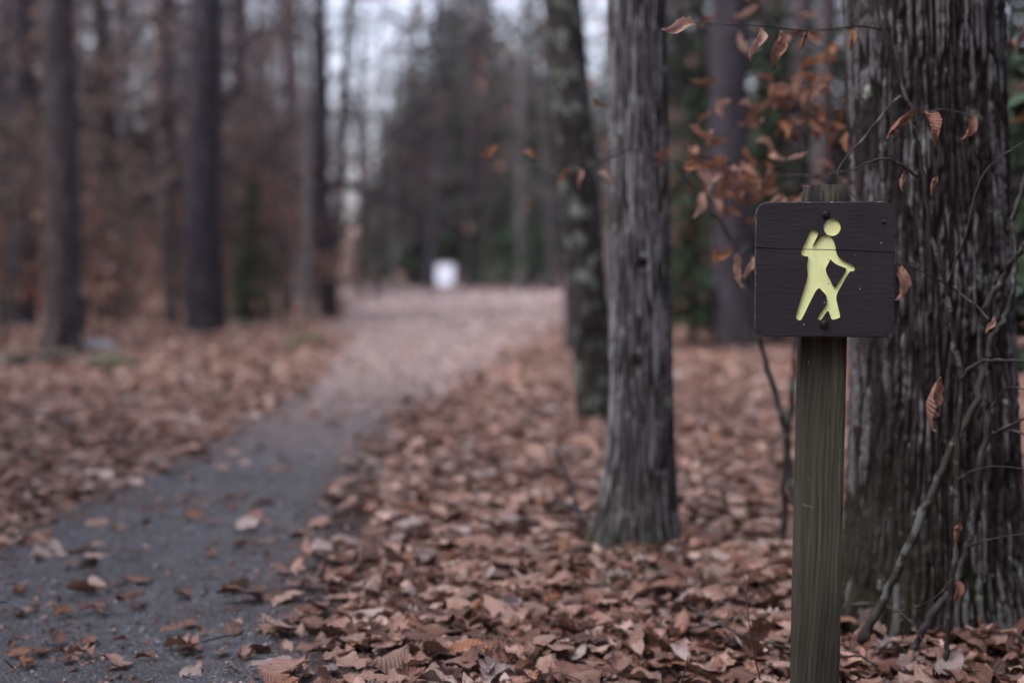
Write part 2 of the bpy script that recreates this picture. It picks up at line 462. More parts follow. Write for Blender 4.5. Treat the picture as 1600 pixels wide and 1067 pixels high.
PAL = np.array([(0.42, 0.285, 0.225), (0.35, 0.215, 0.165), (0.52, 0.40, 0.33), (0.24, 0.125, 0.092), (0.17, 0.08, 0.055), (0.10, 0.05, 0.038),
                (0.38, 0.335, 0.33), (0.31, 0.15, 0.075), (0.46, 0.32, 0.26), (0.30, 0.185, 0.15), (0.60, 0.53, 0.49)])
PAL = PAL * np.array([0.92, 0.86, 0.86]) - 0.0 * PAL.mean(1, keepdims=True) * np.array([1.06, 0.97, 1.0])
PALW = np.array([0.17, 0.15, 0.13, 0.12, 0.11, 0.10, 0.06, 0.05, 0.13, 0.11, 0.035]); PALW = PALW / PALW.sum()

def rand_frames(n, tilt, r):
    """rotation matrices: random heading, tilt about a random level axis, either face up"""
    a = r.uniform(0, 2 * pi, n); b = r.uniform(0, 2 * pi, n)
    k = np.abs(r.normal(0, tilt, n)); k = np.where(r.random(n) < 0.06, r.uniform(0.5, 1.2, n), k)
    k = k + np.where(r.random(n) < 0.4, pi, 0)
    ca, sa = np.cos(a), np.sin(a)
    Rz = np.zeros((n, 3, 3)); Rz[:, 0, 0] = ca; Rz[:, 0, 1] = -sa; Rz[:, 1, 0] = sa; Rz[:, 1, 1] = ca; Rz[:, 2, 2] = 1
    ax = np.stack([np.cos(b), np.sin(b), np.zeros(n)], -1); c, s_ = np.cos(k), np.sin(k)
    K = np.zeros((n, 3, 3)); K[:, 0, 2] = ax[:, 1]; K[:, 1, 2] = -ax[:, 0]; K[:, 2, 0] = -ax[:, 1]; K[:, 2, 1] = ax[:, 0]
    R = np.eye(3)[None] + s_[:, None, None] * K + (1 - c)[:, None, None] * (K @ K)
    return R @ Rz

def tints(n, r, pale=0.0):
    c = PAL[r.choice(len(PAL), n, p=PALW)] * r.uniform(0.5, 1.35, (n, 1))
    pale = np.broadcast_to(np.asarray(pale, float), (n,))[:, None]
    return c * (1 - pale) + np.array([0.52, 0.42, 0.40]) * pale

def scatter(pos, protos, size, tilt, r, pale=0.0):
    """joins copies of the leaf shapes at POS into one set of arrays"""
    n = len(pos); R = rand_frames(n, tilt, r); which = r.integers(0, len(protos), n); tn = tints(n, r, pale)
    VV, QQ, UU, TT = [], [], [], []; off = 0
    for k, (V, Q, uv) in enumerate(protos):
        idx = np.where(which == k)[0]
        if not len(idx): continue
        W = np.einsum('nij,vj->nvi', R[idx] * size[idx, None, None], V) + pos[idx][:, None, :]
        VV.append(W.reshape(-1, 3)); m = len(V)
        QQ.append((Q[None] + (np.arange(len(idx)) * m)[:, None, None]).reshape(-1, 4) + off); off += len(idx) * m
        UU.append(np.tile(uv, (len(idx), 1))); TT.append(np.repeat(tn[idx], m, 0))
    return np.concatenate(VV), np.concatenate(QQ), np.concatenate(UU), np.concatenate(TT)

kinds = ['beech', 'beech', 'oak', 'beech', 'maple', 'beech', 'oak', 'beech', 'beech', 'maple']
HI = [leaf_geo(k, 9 if k != 'beech' else 8, 5, 100 + i, fold=0.15 + 0.12 * (i % 4), bend=0.15 + 0.13 * (i % 3), curl=0.4, pleat=0.014 if k == 'beech' else 0, arc=[0, 0.7, 0, 1.1, 0.4, 0.3, 0.5, 1.8, 0.8, 0][i]) for i, k in enumerate(kinds)]
HANG = [leaf_geo('slim', 11, 7, 150 + i, fold=0.1, bend=0.5 + 0.25 * (i % 3), curl=0.3, pleat=0.030, arc=[1.2, 2.0, 2.7, 1.6, 2.4, 2.9][i], twist=[1.6, -1.2, 0.8, -2.0, 1.2, -0.6][i]) for i in range(6)]
MID = [leaf_geo(k, 7, 3, 200 + i, fold=0.3, bend=0.45, curl=0.3) for i, k in enumerate(kinds)]
LOW = [leaf_geo('beech', 3, 3, 300 + i, fold=0.4, bend=0.5, curl=0.0) for i in range(5)]

def litter():
    r = np.random.default_rng(21)
    parts = []
    zones = [  # y0, y1, per square metre, protos, size, thickness
        (2.4, 4.4, 1250, HI, 0.074, 0.045), (4.4, 9.5, 690, MID, 0.074, 0.045), (9.5, 20, 300, LOW, 0.10, 0.045), (20, 40, 55, LOW, 0.16, 0.05), (40, 75, 14, LOW, 0.26, 0.05)]
    near = None
    for y0, y1, dens, protos, sz, thick in zones:
        xr = 0.42 * y1 + 0.5
        n = int((y1 - y0) * 2 * xr * dens)
        p = np.stack([r.uniform(-xr, xr, n), r.uniform(y0, y1, n)], -1)
        p = p[np.abs(p[:, 0]) < 0.42 * p[:, 1] + 0.5]
        d = path_d(p[:, 0], p[:, 1]); nz = noise3(p[:, 0] * 1.3, p[:, 1] * 1.3, 5.0) * 0.7 + 0.35 * noise3(p[:, 0] * 5, p[:, 1] * 5, 1.0)
        dn = d + nz * 0.95
        cover = smooth(0.8, 1.9, dn)
        frac = np.interp(dn, [0.2, 0.5, 0.75, 1.0, 1.25, 1.55, 2.0], [0.001, 0.008, 0.03, 0.075, 0.16, 0.40, 1.0])
        onpath = np.interp(p[:, 1], [0, 7, 10, 15, 25], [0.0, 0.015, 0.09, 0.20, 0.32])
        keep = r.random(len(p)) < np.maximum(frac, onpath)
        p = p[keep]; cover = cover[keep]
        z = ground_z(p[:, 0], p[:, 1]) + 0.012 + r.random(len(p)) ** 1.3 * thick * (0.25 + cover) + 0.02 * np.clip(noise3(p[:, 0] * 3, p[:, 1] * 3, 9), 0, 1)
        pos = np.concatenate([p, z[:, None]], 1)
        size = sz * np.clip(r.normal(1, 0.34, len(p)), 0.35, 1.8)
        if near is None:
            # the leaves that show largest become pieces of their own
            near = []
            cand = np.where((pos[:, 1] < 4.0) & (pos[:, 1] > 2.9) & (np.abs(pos[:, 0]) < 0.36 * pos[:, 1]) & (cover > 0.3))[0]
            top = cand[np.argsort(-(pos[cand, 2] - ground_z(pos[cand, 0], pos[cand, 1])) - 0.00 * r.random(len(cand)))][:300]
            for i in top: near.append((pos[i], size[i]))
            m = np.ones(len(pos), bool); m[top] = False; pos, size = pos[m], size[m]
        parts.append((pos, protos, size, 0.25 if y0 < 9 else 0.32, r))
    return parts, near
_parts, near_leaves = litter()
def crumbs_on_path():
    r = np.random.default_rng(33); n = 6500
    y = 2.4 + 9.5 * r.random(n) ** 1.3; x = np.interp(y, PY, PX) + np.interp(y, PY, PW) * r.uniform(-1.4, 1.4, n)
    k = r.random(n) < 0.25 + 0.75 * smooth(-0.05, 0.25, noise3(x * 2.2, y * 2.2, 4)); x, y = x[k], y[k]
    return (np.stack([x, y, ground_z(x, y) + 0.02], -1), LOW, 0.012 + 0.022 * r.random(len(x)) ** 2, 0.3, r)
_parts.append(crumbs_on_path())
VV, QQ, UU, TT = [], [], [], []; off = 0
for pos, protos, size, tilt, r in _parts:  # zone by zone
    a, b, c, d = scatter(pos, protos, size, tilt, r, 0.62 * smooth(8, 16, pos[:, 1]) * (1 - smooth(0.9, 1.5, path_d(pos[:, 0], pos[:, 1]))))  # paler leaves on the far path, sky gap light painted into their tint
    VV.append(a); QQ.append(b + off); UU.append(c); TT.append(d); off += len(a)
me = mesh_np('leaf_litter', np.concatenate(VV), np.concatenate(QQ), None, [M['leaf']], None, True, {'tint': np.concatenate(TT), 'leafuv': np.concatenate(UU)})
tag(link(bpy.data.objects.new('leaf_litter', me)), 'thick brown litter of dead leaves covering the ground', 'leaf litter', kind='stuff')

_lm = {}
def leaf_mesh(k, c, mat='leaf', tone=1.0):
    key = (k, c, mat, tone)
    if key not in _lm:
        V, Q, uv = HI[k] if mat == 'leaf' else HANG[k % 6]
        _lm[key] = mesh_np('leaf', V, Q, None, [M[mat]], None, True, {'tint': np.tile(PAL[c] * tone * (1.25 if mat == 'leaf_hang' else 1.0), (len(V), 1)), 'leafuv': uv})
    return _lm[key]

rr = np.random.default_rng(5)
_R = rand_frames(len(near_leaves), 0.25, rr)
for i, (p, s) in enumerate(near_leaves):
    o = bpy.data.objects.new('leaf', leaf_mesh(int(rr.integers(0, len(HI))), int(rr.choice(len(PAL), p=PALW)), 'leaf', float(rr.choice([0.6, 0.85, 1.1, 1.3]))))
    o.matrix_world = Matrix.Translation(p.tolist()) @ Matrix(_R[i].tolist()).to_4x4() @ Matrix.Scale(float(s), 4)
    link(o, floor)

def fallen(px, py, size, k, c, label, tilt=0.15, head=None, group=None):
    d = 1889.0 / (py - 420.0)
    w = world_pt(px, py, d); z = gz(w.x, d) + 0.03
    o = bpy.data.objects.new('fallen_leaf', leaf_mesh(k, c))
    h = rr.uniform(0, 6.28) if head is None else head
    o.matrix_world = Matrix.Translation((w.x, d, z + size * sin(abs(tilt)) * 0.25)) @ Matrix.Rotation(tilt, 4, Vector((cos(h + 1.2), sin(h + 1.2), 0))) @ Matrix.Rotation(h, 4, 'Z') @ Matrix.Scale(size, 4)
    link(o); tag(o, label, 'leaf', group)
    return o
fallen(387, 828, 0.095, 0, 10, 'pale whitish leaf standing tilted on the grey path, brightest of all', 0.6, -0.9)
fallen(500, 868, 0.085, 3, 10, 'pale flat leaf at the edge between grey path and litter', 0.3, -1.2)
fallen(215, 909, 0.085, 5, 7, 'reddish brown leaf lying lengthwise in the middle of the grey path', 0.12, 1.5)
fallen(290, 1010, 0.095, 2, 1, 'large tan lobed leaf lying flat at the front of the path', 0.15, 1.4)
fallen(183, 1037, 0.08, 4, 0, 'broad tan leaf with a raised edge at the bottom of the path', 0.3, 0.7)
fallen(92, 1003, 0.075, 6, 4, 'dark brown ragged leaf at the lower left of the path', 0.35, 0.3)
fallen(130, 1022, 0.075, 2, 1, 'tan ragged leaf just beside the dark ragged one', 0.2, 1.2)
fallen(378, 942, 0.13, 8, 5, 'long dark curled leaf beside the litter edge of the path', 0.4, 1.5)
fallen(130, 925, 0.10, 7, 4, 'long dark red leaf lying across the path', 0.3, 1.5)
fallen(205, 873, 0.075, 1, 0, 'small light tan leaf upright near the middle of the path', 0.5, 1.3)
for i in range(62):
    while True:
        py = 480 + 560 * rr.random() ** 0.75; px = rr.uniform(0, 560); d = 1889.0 / (py - 420.0)
        if d < 11 and path_d((px - 800) / F * d, d) < 1.0: break
    fallen(px, py, rr.uniform(0.035, 0.065), int(rr.integers(0, 10)), int(rr.choice([0, 1, 3, 4, 7, 9])), 'small dull brown leaf scattered on the grey gravel of the path', rr.uniform(0, 0.4), None, 'small leaves on the path')

def twig_litter():
    r = np.random.default_rng(9); mb = MB()
    for i in range(420):
        y = 2.5 + 6.5 * r.random() ** 1.4; x = r.uniform(-1, 1) * (0.42 * y + 0.4)
        if path_d(np.array([x]), np.array([y]))[0] < 1.0 and r.random() < 0.7: continue
        a = r.uniform(0, pi); L = r.uniform(0.04, 0.20); z = gz(x, y) + r.uniform(0.02, 0.06)
        q = np.array([(x + cos(a) * L * t, y + sin(a) * L * t, z + 0.012 * r.normal()) for t in (-0.5, -0.15, 0.2, 0.5)])
        mb.tube(q, np.array([1, 0.9, 0.8, 0.5]) * r.uniform(0.0009, 0.0026), 5)
    tag(mb.build('twig_litter', [M['twig_dark']]), 'thin broken twigs strewn over the leaf litter', 'twigs', kind='stuff')
twig_litter()
def pebbles():
    r = np.random.default_rng(8); n = 17000
    y = 2.5 + 7 * r.random(n) ** 1.6; x = np.interp(y, PY, PX) + np.interp(y, PY, PW) * r.uniform(-1.25, 1.25, n)
    z = ground_z(x, y) + 0.014
    base = np.array([(1, 0, 0), (0, 1, 0), (-1, 0, 0), (0, -1, 0), (0, 0, 0.7), (0, 0, -0.7)], float)
    T = np.array([(0, 1, 4), (1, 2, 4), (2, 3, 4), (3, 0, 4), (1, 0, 5), (2, 1, 5), (3, 2, 5), (0, 3, 5)])
    s = 0.0022 + 0.009 * r.random(n) ** 5
    V = base[None] * s[:, None, None] * r.uniform(0.6, 1.3, (n, 6, 1)) + np.stack([x, y, z], -1)[:, None, :]
    g = 0.03 + 0.20 * r.random(n) ** 1.6; tint = np.stack([g * 0.98, g, g * 1.06], -1)
    t = NT('pebble'); m = t.base(t.attr('tint', 'Color'), 0.8, 0.3)
    me = mesh_np('gravel', V.reshape(-1, 3), None, (T[None] + (np.arange(n) * 6)[:, None, None]).reshape(-1, 3), [m], None, False, {'tint': np.repeat(tint, 6, 0)})
    tag(link(bpy.data.objects.new('gravel', me)), 'loose grey grit scattered over the footpath', 'gravel', kind='stuff')
pebbles()

# ------------------------------------------------------------------ trail sign
def chaikin(P, it=2):
    P = [np.array(p, float) for p in P]
    for _ in range(it):
        out = []
        for a, b in zip(P, P[1:] + P[:1]):
            out += [a * 0.75 + b * 0.25, a * 0.25 + b * 0.75]
        P = out
    return P

def prism(loops, z0, z1):
    """closed prism from outline loops (the later ones are holes when they lie inside the first)"""
    cu = bpy.data.curves.new('outline', 'CURVE'); cu.dimensions = '2D'; cu.fill_mode = 'BOTH'; cu.extrude = (z1 - z0) / 2
    for L in loops:
        sp = cu.splines.new('POLY'); sp.points.add(len(L) - 1); sp.use_cyclic_u = True
        for p, q in zip(sp.points, L): p.co = (q[0], q[1], 0, 1)
    ob = bpy.data.objects.new('outline', cu); scene.collection.objects.link(ob)
    me = bpy.data.meshes.new_from_object(ob.evaluated_get(bpy.context.evaluated_depsgraph_get()))
    bpy.data.objects.remove(ob); bpy.data.curves.remove(cu)
    bm = bmesh.new(); bm.from_mesh(me)
    bmesh.ops.remove_doubles(bm, verts=bm.verts, dist=1e-6)
    bmesh.ops.translate(bm, verts=bm.verts, vec=(0, 0, (z0 + z1) / 2))
    bmesh.ops.recalc_face_normals(bm, faces=bm.faces)
    bm.to_mesh(me); bm.free(); return me

def mat_board():
    t = NT('dark_painted_wood')
    c = t.coord('Object'); gx = t.coord('Object', (0.12, 1, 1))
    g = t.noise(gx, 160, 5, 0.6)
    n = t.noise(c, 14, 4, 0.6)
    col = t.mix(t.ramp(g, [(0.3, 0), (0.8, 1)]), (0.0125, 0.0112, 0.0155), (0.019, 0.017, 0.023))
    col = t.mix(t.ramp(n, [(0.4, 0), (0.7, 0.6)]), col, (0.022, 0.020, 0.026))
    x, y, z = t.sep(c)
    def edge(s, r): return t.ramp(t.math('ABSOLUTE', s), [(0, 0), (1, 1)])
    ey = t.math('SUBTRACT', t.math('ABSOLUTE', y), 0.1271)
    ex = t.math('SUBTRACT', t.math('ABSOLUTE', x), 0.1292)
    e = t.math('MAXIMUM', t.math('MULTIPLY', ey, t.math('GREATER_THAN', y, 0.0)), ex)
    fn = t.noise(c, 90, 5, 0.75)
    worn = t.math('MULTIPLY', t.math('GREATER_THAN', e, 0.0), t.ramp(fn, [(0.54, 0), (0.62, 0.7)]))
    col = t.mix(worn, col, (0.26, 0.27, 0.25))
    sp = t.voro(c, 105, 'Distance'); spc = t.sep(t.voro(c, 105))[0]
    chip = t.math('MULTIPLY', t.math('LESS_THAN', sp, 0.14), t.math('GREATER_THAN', spc, 0.982))
    col = t.mix(chip, col, (0.26, 0.33, 0.30))
    t.bump(t.math('ADD', g, t.math('MULTIPLY', n, 0.4)), 0.40, 0.002)
    return t.base(col, t.ramp(g, [(0.2, 0.50), (0.8, 0.66)]), 0.28)

def mat_symbol():
    t = NT('lime_yellow_paint'); c = t.coord('Object')
    n = t.noise(c, 25, 4, 0.6); f = t.noise(c, 160, 4, 0.7)
    col = t.mix(t.ramp(n, [(0.35, 0), (0.7, 1)]), (0.73, 0.81, 0.40), (0.68, 0.76, 0.38))
    col = t.mix(t.ramp(f, [(0.66, 0), (0.72, 0.6)]), col, (0.42, 0.42, 0.20))
    gr = t.noise(t.coord('Object', (1, 0.3, 1)), 40, 5, 0.7)
    col = t.mix(t.ramp(gr, [(0.54, 0), (0.72, 0.35)]), col, (0.44, 0.48, 0.20))
    sp = t.voro(c, 130, 'Distance'); spc = t.sep(t.voro(c, 130))[0]
    col = t.mix(t.math('MULTIPLY', t.math('LESS_THAN', sp, 0.16), t.math('GREATER_THAN', spc, 0.95)), col, (0.12, 0.10, 0.06))
    t.bump(t.math('ADD', n, t.math('MULTIPLY', f, 0.25)), 0.3, 0.004)
    return t.base(col, 0.5, 0.4)

def mat_post():
    t = NT('green_weathered_timber'); c = t.coord('Object')
    warp = t.noise(t.coord('Object', (1, 1, 0.35)), 5.5, 2, 0.4)
    x, y, z = t.sep(c)
    ring = t.math('SINE', t.math('ADD', t.math('MULTIPLY', x, 620.0), t.math('MULTIPLY', warp, 48.0)))
    grain = t.noise(t.coord('Object', (1, 1, 0.03)), 150, 5, 0.65)
    col = t.mix(t.ramp(grain, [(0.3, 0), (0.7, 1)]), (0.022, 0.021, 0.017), (0.080, 0.078, 0.060))
    col = t.mix(t.math('MULTIPLY', t.ramp(ring, [(0.2, 0), (0.95, 1)]), t.math('MULTIPLY', t.ramp(t.noise(t.coord('Object', (1, 1, 0.10)), 30, 3, 0.5), [(0.45, 0), (0.62, 1)]), 0.42)), col, (0.095, 0.097, 0.066))
    alg = t.noise(t.coord('Object', (1, 1, 0.15)), 24, 4, 0.6)
    col = t.mix(t.ramp(alg, [(0.40, 0), (0.62, 0.75)]), col, (0.046, 0.052, 0.033))
    streak = t.noise(t.coord('Object', (1, 1, 0.06)), 42, 4, 0.6)
    top = t.ramp(z, [(0.50, 0.0), (0.76, 0.85)])
    col = t.mix(t.math('MULTIPLY', t.ramp(streak, [(0.46, 0), (0.56, 1)]), t.math('ADD', top, 0.15)), col, (0.020, 0.018, 0.018))
    dark_foot = t.math('MULTIPLY', t.ramp(z, [(0.02, 0.8), (0.30, 0.0)]), t.ramp(streak, [(0.3, 0.2), (0.6, 1)]))  # darker towards the foot of the post, in streaks
    col = t.mix(dark_foot, col, (0.026, 0.026, 0.022))
    stain = t.noise(t.coord('Object', (1, 1, 0.22)), 13, 5, 0.65)
    col = t.mix(t.ramp(stain, [(0.50, 0), (0.66, 0.8)]), col, (0.017, 0.016, 0.014))
    fl = t.noise(t.coord('Object', (1, 1, 0.5)), 48, 5, 0.75)
    col = t.mix(t.math('MULTIPLY', t.ramp(fl, [(0.66, 0), (0.72, 0.7)]), t.math('LESS_THAN', x, -0.018)), col, (0.19, 0.21, 0.19))
    t.bump(t.math('ADD', grain, t.math('MULTIPLY', ring, 0.12)), 0.7, 0.004)
    return t.base(col, 0.85, 0.25)

def mat_plain(name, c, rough=0.6, metal=0.0, nscale=120, var=0.5):
    t = NT(name); n = t.noise(t.coord('Object'), nscale, 4, 0.6)
    col = t.mix(t.ramp(n, [(0.3, 0), (0.7, 1)]), [v * (1 - var) for v in c], [v * (1 + var * 0.6) for v in c])
    t.p.inputs['Metallic'].default_value = metal
    t.bump(n, 0.4, 0.002)
    return t.base(col, rough, 0.4)

def build_sign():
    sx = world_pt(1287, 420, 2.80).x
    root = empty('trail_sign', (sx, 2.80, 0.0))
    tag(root, 'brown square trail sign with lime hiker figure on a short timber post', 'sign')
    root.rotation_euler = (0, 0, radians(-6.0))
    m_post, m_board, m_sym = mat_post(), mat_board(), mat_symbol()
    # ---- post: 89 mm square timber with a chamfered weathered top, fine checks cut into the front
    bm = bmesh.new()
    a, hgt = 0.0445, 1.012
    zs = np.concatenate([np.linspace(-0.25, 0.97, 50), [0.988, 1.003, hgt]])
    ring = []
    prof = []
    nn = 11
    for k in range(4):
        for i in range(nn):
            s = -1 + 2 * i / nn
            x, y = [(s, -1), (1, s), (-s, 1), (-1, -s)][k]
            prof.append((x, y))
    for zi, z in enumerate(zs):
        vs = []
        for (x, y) in prof:
            e = 1.0
            corner = max(abs(x), abs(y)); cc = min(abs(x), abs(y))
            rr_ = 1 - 0.045 * max(0, (cc - 0.86) / 0.14) ** 1.5
            k = rr_
            if z > 0.985:
                k *= 1 - 0.10 * (z - 0.985) / 0.027 - (0.02 if x < -0.5 else 0)
            wob = 0.0011 * float(noise3(x * 3 + 9, y * 3, z * 2.2)) + 0.0006 * float(noise3(x * 22, y * 22, z * 3))
            zz = z
            if zi == len(zs) - 1: zz = z + 0.005 * float(noise3(x * 4, y * 4, 3)) - 0.009 * max(0, x - 0.55) / 0.45 - 0.004 * max(0, -x - 0.7) / 0.3
            vs.append(bm.verts.new((x * a * k + wob * np.sign(x), y * a * k + wob * np.sign(y), zz)))
        ring.append(vs)
    m = len(prof)
    for i in range(len(ring) - 1):
        for j in range(m):
            bm.faces.new((ring[i][j], ring[i][(j + 1) % m], ring[i + 1][(j + 1) % m], ring[i + 1][j]))
    bm.faces.new(ring[-1]); bm.faces.new(list(reversed(ring[0])))
    me = bpy.data.meshes.new('post'); bm.to_mesh(me); bm.free(); me.materials.append(m_post)
    for p in me.polygons: p.use_smooth = False
    post = link(bpy.data.objects.new('post', me), root)
    post.rotation_euler = (0, radians(0.65), 0); post.location = (-0.010, 0, 0)
    tag(post, 'greenish grey weathered square timber post')
    # checks (drying cracks) of the post top and front, a knot and a pale scratch
    m_dark = mat_plain('dark_crack', (0.008, 0.007, 0.007), 0.9)
    def strip(name, pts, w, mat, parent, lift=0.0006, axis='y', th=0.0012):
        b = MB()
        for (x0, z0), (x1, z1) in zip(pts, pts[1:]):
            d = np.array([x1 - x0, 0, z1 - z0]); n = np.array([-(z1 - z0), 0, x1 - x0]); n = n / (np.linalg.norm(n) + 1e-9) * w / 2
            y = -a - lift
            p0, p1 = np.array([x0, y, z0]), np.array([x1, y, z1])
            b.add(np.array([p0 - n, p0 + n, p1 + n, p1 - n, p0 - n + [0, th, 0], p0 + n + [0, th, 0], p1 + n + [0, th, 0], p1 - n + [0, th, 0]]),
                  [(0, 1, 2, 3), (7, 6, 5, 4), (0, 4, 5, 1), (1, 5, 6, 2), (2, 6, 7, 3), (3, 7, 4, 0)])
        return b.build(name, [mat], parent, False)
    for x in (-0.009, 0.0135):
        strip('drying_crack', [(x, 0.965), (x + 0.0004, 1.0)], 0.0013, m_dark, post, 0.0002)
    strip('drying_crack', [(0.012, 0.565), (0.0125, 0.556), (0.0118, 0.547)], 0.0012, m_dark, post, 0.0004)
    m_scr = mat_plain('bare_scratched_wood', (0.17, 0.165, 0.11), 0.9)
    sc = [(-0.034, 0.392), (-0.034, 0.384), (-0.031, 0.391), (-0.028, 0.387), (-0.030, 0.384), (-0.025, 0.389), (-0.022, 0.385), (-0.019, 0.388), (-0.017, 0.384), (-0.013, 0.386)]
    strip('scratch_mark', sc, 0.0012, m_scr, post, 0.0005)
    strip('scratch_mark', [(-0.030, 0.672), (-0.027, 0.662)], 0.0012, m_scr, post, 0.0005)
    kb = MB(); th = np.linspace(0, 2 * pi, 15)[:-1]
    kv = [(-0.026 + 0.0105 * cos(t) * (1 + 0.2 * sin(3 * t)), -a - 0.0003, 0.222 + 0.0125 * sin(t) * (1 + 0.15 * cos(2 * t))) for t in th] + [(-0.026, -a + 0.0006, 0.222)]
    kb.add(np.array(kv), None, [(14, (i + 1) % 14, i) for i in range(14)])
    kb.build('knot', [mat_plain('wood_knot', (0.022, 0.022, 0.02), 0.8, 0, 300)], post)
    # ---- board, carved: rounded square minus the hiker and minus the crack
    Z2 = 957 / 260 * F / 2.70
    def q(x, y): return ((x - 480.0) / Z2, (563.0 - y) / Z2)
    hw, hh, rad = 0.1303, 0.1290, 0.022
    out = []
    for cx, cy, a0 in ((hw - rad, hh - rad, 0), (-hw + rad, hh - rad, 90), (-hw + rad, -hh + rad, 180), (hw - rad, -hh + rad, 270)):
        for k in range(9):
            t = radians(a0 + k * 90 / 8); out.append((cx + rad * cos(t), cy + rad * sin(t)))
    TH = 0.036
    board = prism([out], -TH, 0.0)
    bm = bmesh.new(); bm.from_mesh(board)
    bmesh.ops.bevel(bm, geom=[e for e in bm.edges if abs(e.verts[0].co.z - e.verts[1].co.z) < 1e-5 and len(e.link_faces) == 2 and e.calc_face_angle(0) > 1.0], offset=0.0022, segments=2, profile=0.6, affect='EDGES')
    bm.to_mesh(board); bm.free()
    board.materials.append(m_board)
    body = [(445, 385), (460, 372), (480, 364), (502, 366), (518, 378), (530, 400), (538, 425), (543, 458), (551, 480), (566, 500), (600, 521), (640, 539), (652, 552), (650, 566), (638, 574), (622, 571),
            (583, 642), (543, 714), (557, 772), (572, 832), (566, 842), (532, 854), (519, 848), (510, 815), (500, 797), (478, 830), (460, 859), (442, 849), (447, 838), (472, 797), (497, 756), (492, 712), (470, 690), (443, 660),
            (398, 752), (352, 852), (340, 859), (318, 847), (318, 832), (350, 720), (386, 600), (379, 562), (380, 522), (389, 487), (366, 487), (346, 477), (343, 462), (370, 402), (396, 343), (406, 335), (430, 339), (441, 350), (437, 371), (420, 404), (406, 432), (428, 405)]
    hole = [(513, 499), (521, 515), (548, 535), (585, 549), (609, 559), (570, 621), (536, 678), (512, 622), (481, 566), (497, 534)]
    head = [(519 + 49 * cos(t), 320 - 49 * sin(t)) for t in np.linspace(0, 2 * pi, 41)[:-1]]
    DEPTH = 0.0042
    body_s = [q(*p) for p in chaikin(body, 2)]; hole_s = [q(*p) for p in chaikin(hole, 2)]; head_s = [q(*p) for p in head]
    cut1 = prism([body_s, hole_s], -DEPTH, 0.01); cut2 = prism([head_s], -DEPTH, 0.01)
    cr = [(q(70, 433)), (q(250, 443)), (q(480, 446)), (q(640, 452)), (q(890, 464)), (q(890, 469)), (q(640, 456.5)), (q(480, 450.5)), (q(250, 447)), (q(70, 439))]
    cut3 = prism([cr], -0.0075, 0.02)
    tmp = bpy.data.objects.new('board', board); scene.collection.objects.link(tmp)
    cutters = []
    for me_c, mat in ((cut1, m_sym), (cut2, m_sym), (cut3, m_dark)):
        me_c.materials.append(mat)
        co = bpy.data.objects.new('cutter', me_c); scene.collection.objects.link(co); cutters.append(co)
        md = tmp.modifiers.new('carve', 'BOOLEAN'); md.operation = 'DIFFERENCE'; md.solver = 'EXACT'; md.object = co
        md.material_mode = 'TRANSFER'
    bpy.context.view_layer.update()
    res = bpy.data.meshes.new_from_object(tmp.evaluated_get(bpy.context.evaluated_depsgraph_get()))
    bpy.data.objects.remove(tmp)
    for co in cutters: bpy.data.objects.remove(co)
    names = [mm.name if mm else '' for mm in res.materials]
    isym = [i for i, nme in enumerate(names) if nme.startswith('lime')]
    m_wall = mat_plain('olive_carving_walls', (0.36, 0.35, 0.12), 0.6, 0, 180, 0.5)  # carving walls a darker olive than its floor
    def keep(sym, name):
        bm = bmesh.new(); bm.from_mesh(res)
        bmesh.ops.delete(bm, geom=[f for f in bm.faces if (f.material_index in isym) != sym], context='FACES')
        me = res.copy(); me.name = name; bm.to_mesh(me); bm.free()
        if sym:
            me.materials.append(m_wall); k = len(me.materials) - 1
            for p in me.polygons:
                if abs(p.normal.z) < 0.5: p.material_index = k
        for p in me.polygons: p.use_smooth = False
        return me
    bo = link(bpy.data.objects.new('board', keep(False, 'board')), root)
    B = Matrix.Translation((-0.007, -0.0445 - TH - 0.001, H - 0.0015)) @ Matrix.Rotation(pi / 2, 4, 'X')
    bo.matrix_local = B
    tag(bo, 'dark brown painted wooden board with rounded corners and a long crack')
    sy = link(bpy.data.objects.new('hiker_symbol', keep(True, 'hiker_symbol')), bo)
    tag(sy, 'carved lime yellow figure of a hiker with a walking stick')
    m_bolt = mat_plain('black_bolt', (0.014, 0.013, 0.015), 0.45, 0.3, 200)
    for (x, y), r, hexa in ((q(481, 245), 0.0068, True), (q(479, 878), 0.0078, True), (q(809, 291), 0.0034, False)):
        bm = bmesh.new(); n = 18
        rows = [(1.25, 0.0004), (1.25, 0.0014), (0.98, 0.0016), (0.98, 0.0045), (0.80, 0.0062), (0.45, 0.0070)]
        if not hexa: rows = [(1.0, 0.0), (1.0, 0.0012), (0.75, 0.0022), (0.35, 0.0027)]
        vs = []
        for k, (s, z) in enumerate(rows):
            row = []
            for i in range(n):
                t = 2 * pi * i / n
                hx = 1.0
                if hexa and k >= 2: hx = cos(pi / 6) / cos((t % (pi / 3)) - pi / 6) * 1.02
                row.append(bm.verts.new((x + r * s * hx * cos(t + 0.3), y + r * s * hx * sin(t + 0.3), z)))
            vs.append(row)
        for k in range(len(rows) - 1):
            for i in range(n): bm.faces.new((vs[k][i], vs[k][(i + 1) % n], vs[k + 1][(i + 1) % n], vs[k + 1][i]))
        bm.faces.new(vs[-1])
        me = bpy.data.meshes.new('bolt'); bm.to_mesh(me); bm.free(); me.materials.append(m_bolt)
        link(bpy.data.objects.new('bolt' if hexa else 'nail', me), bo)
    # a small gouge in the paint at upper right
    gb = MB(); gx, gy = q(672, 257)
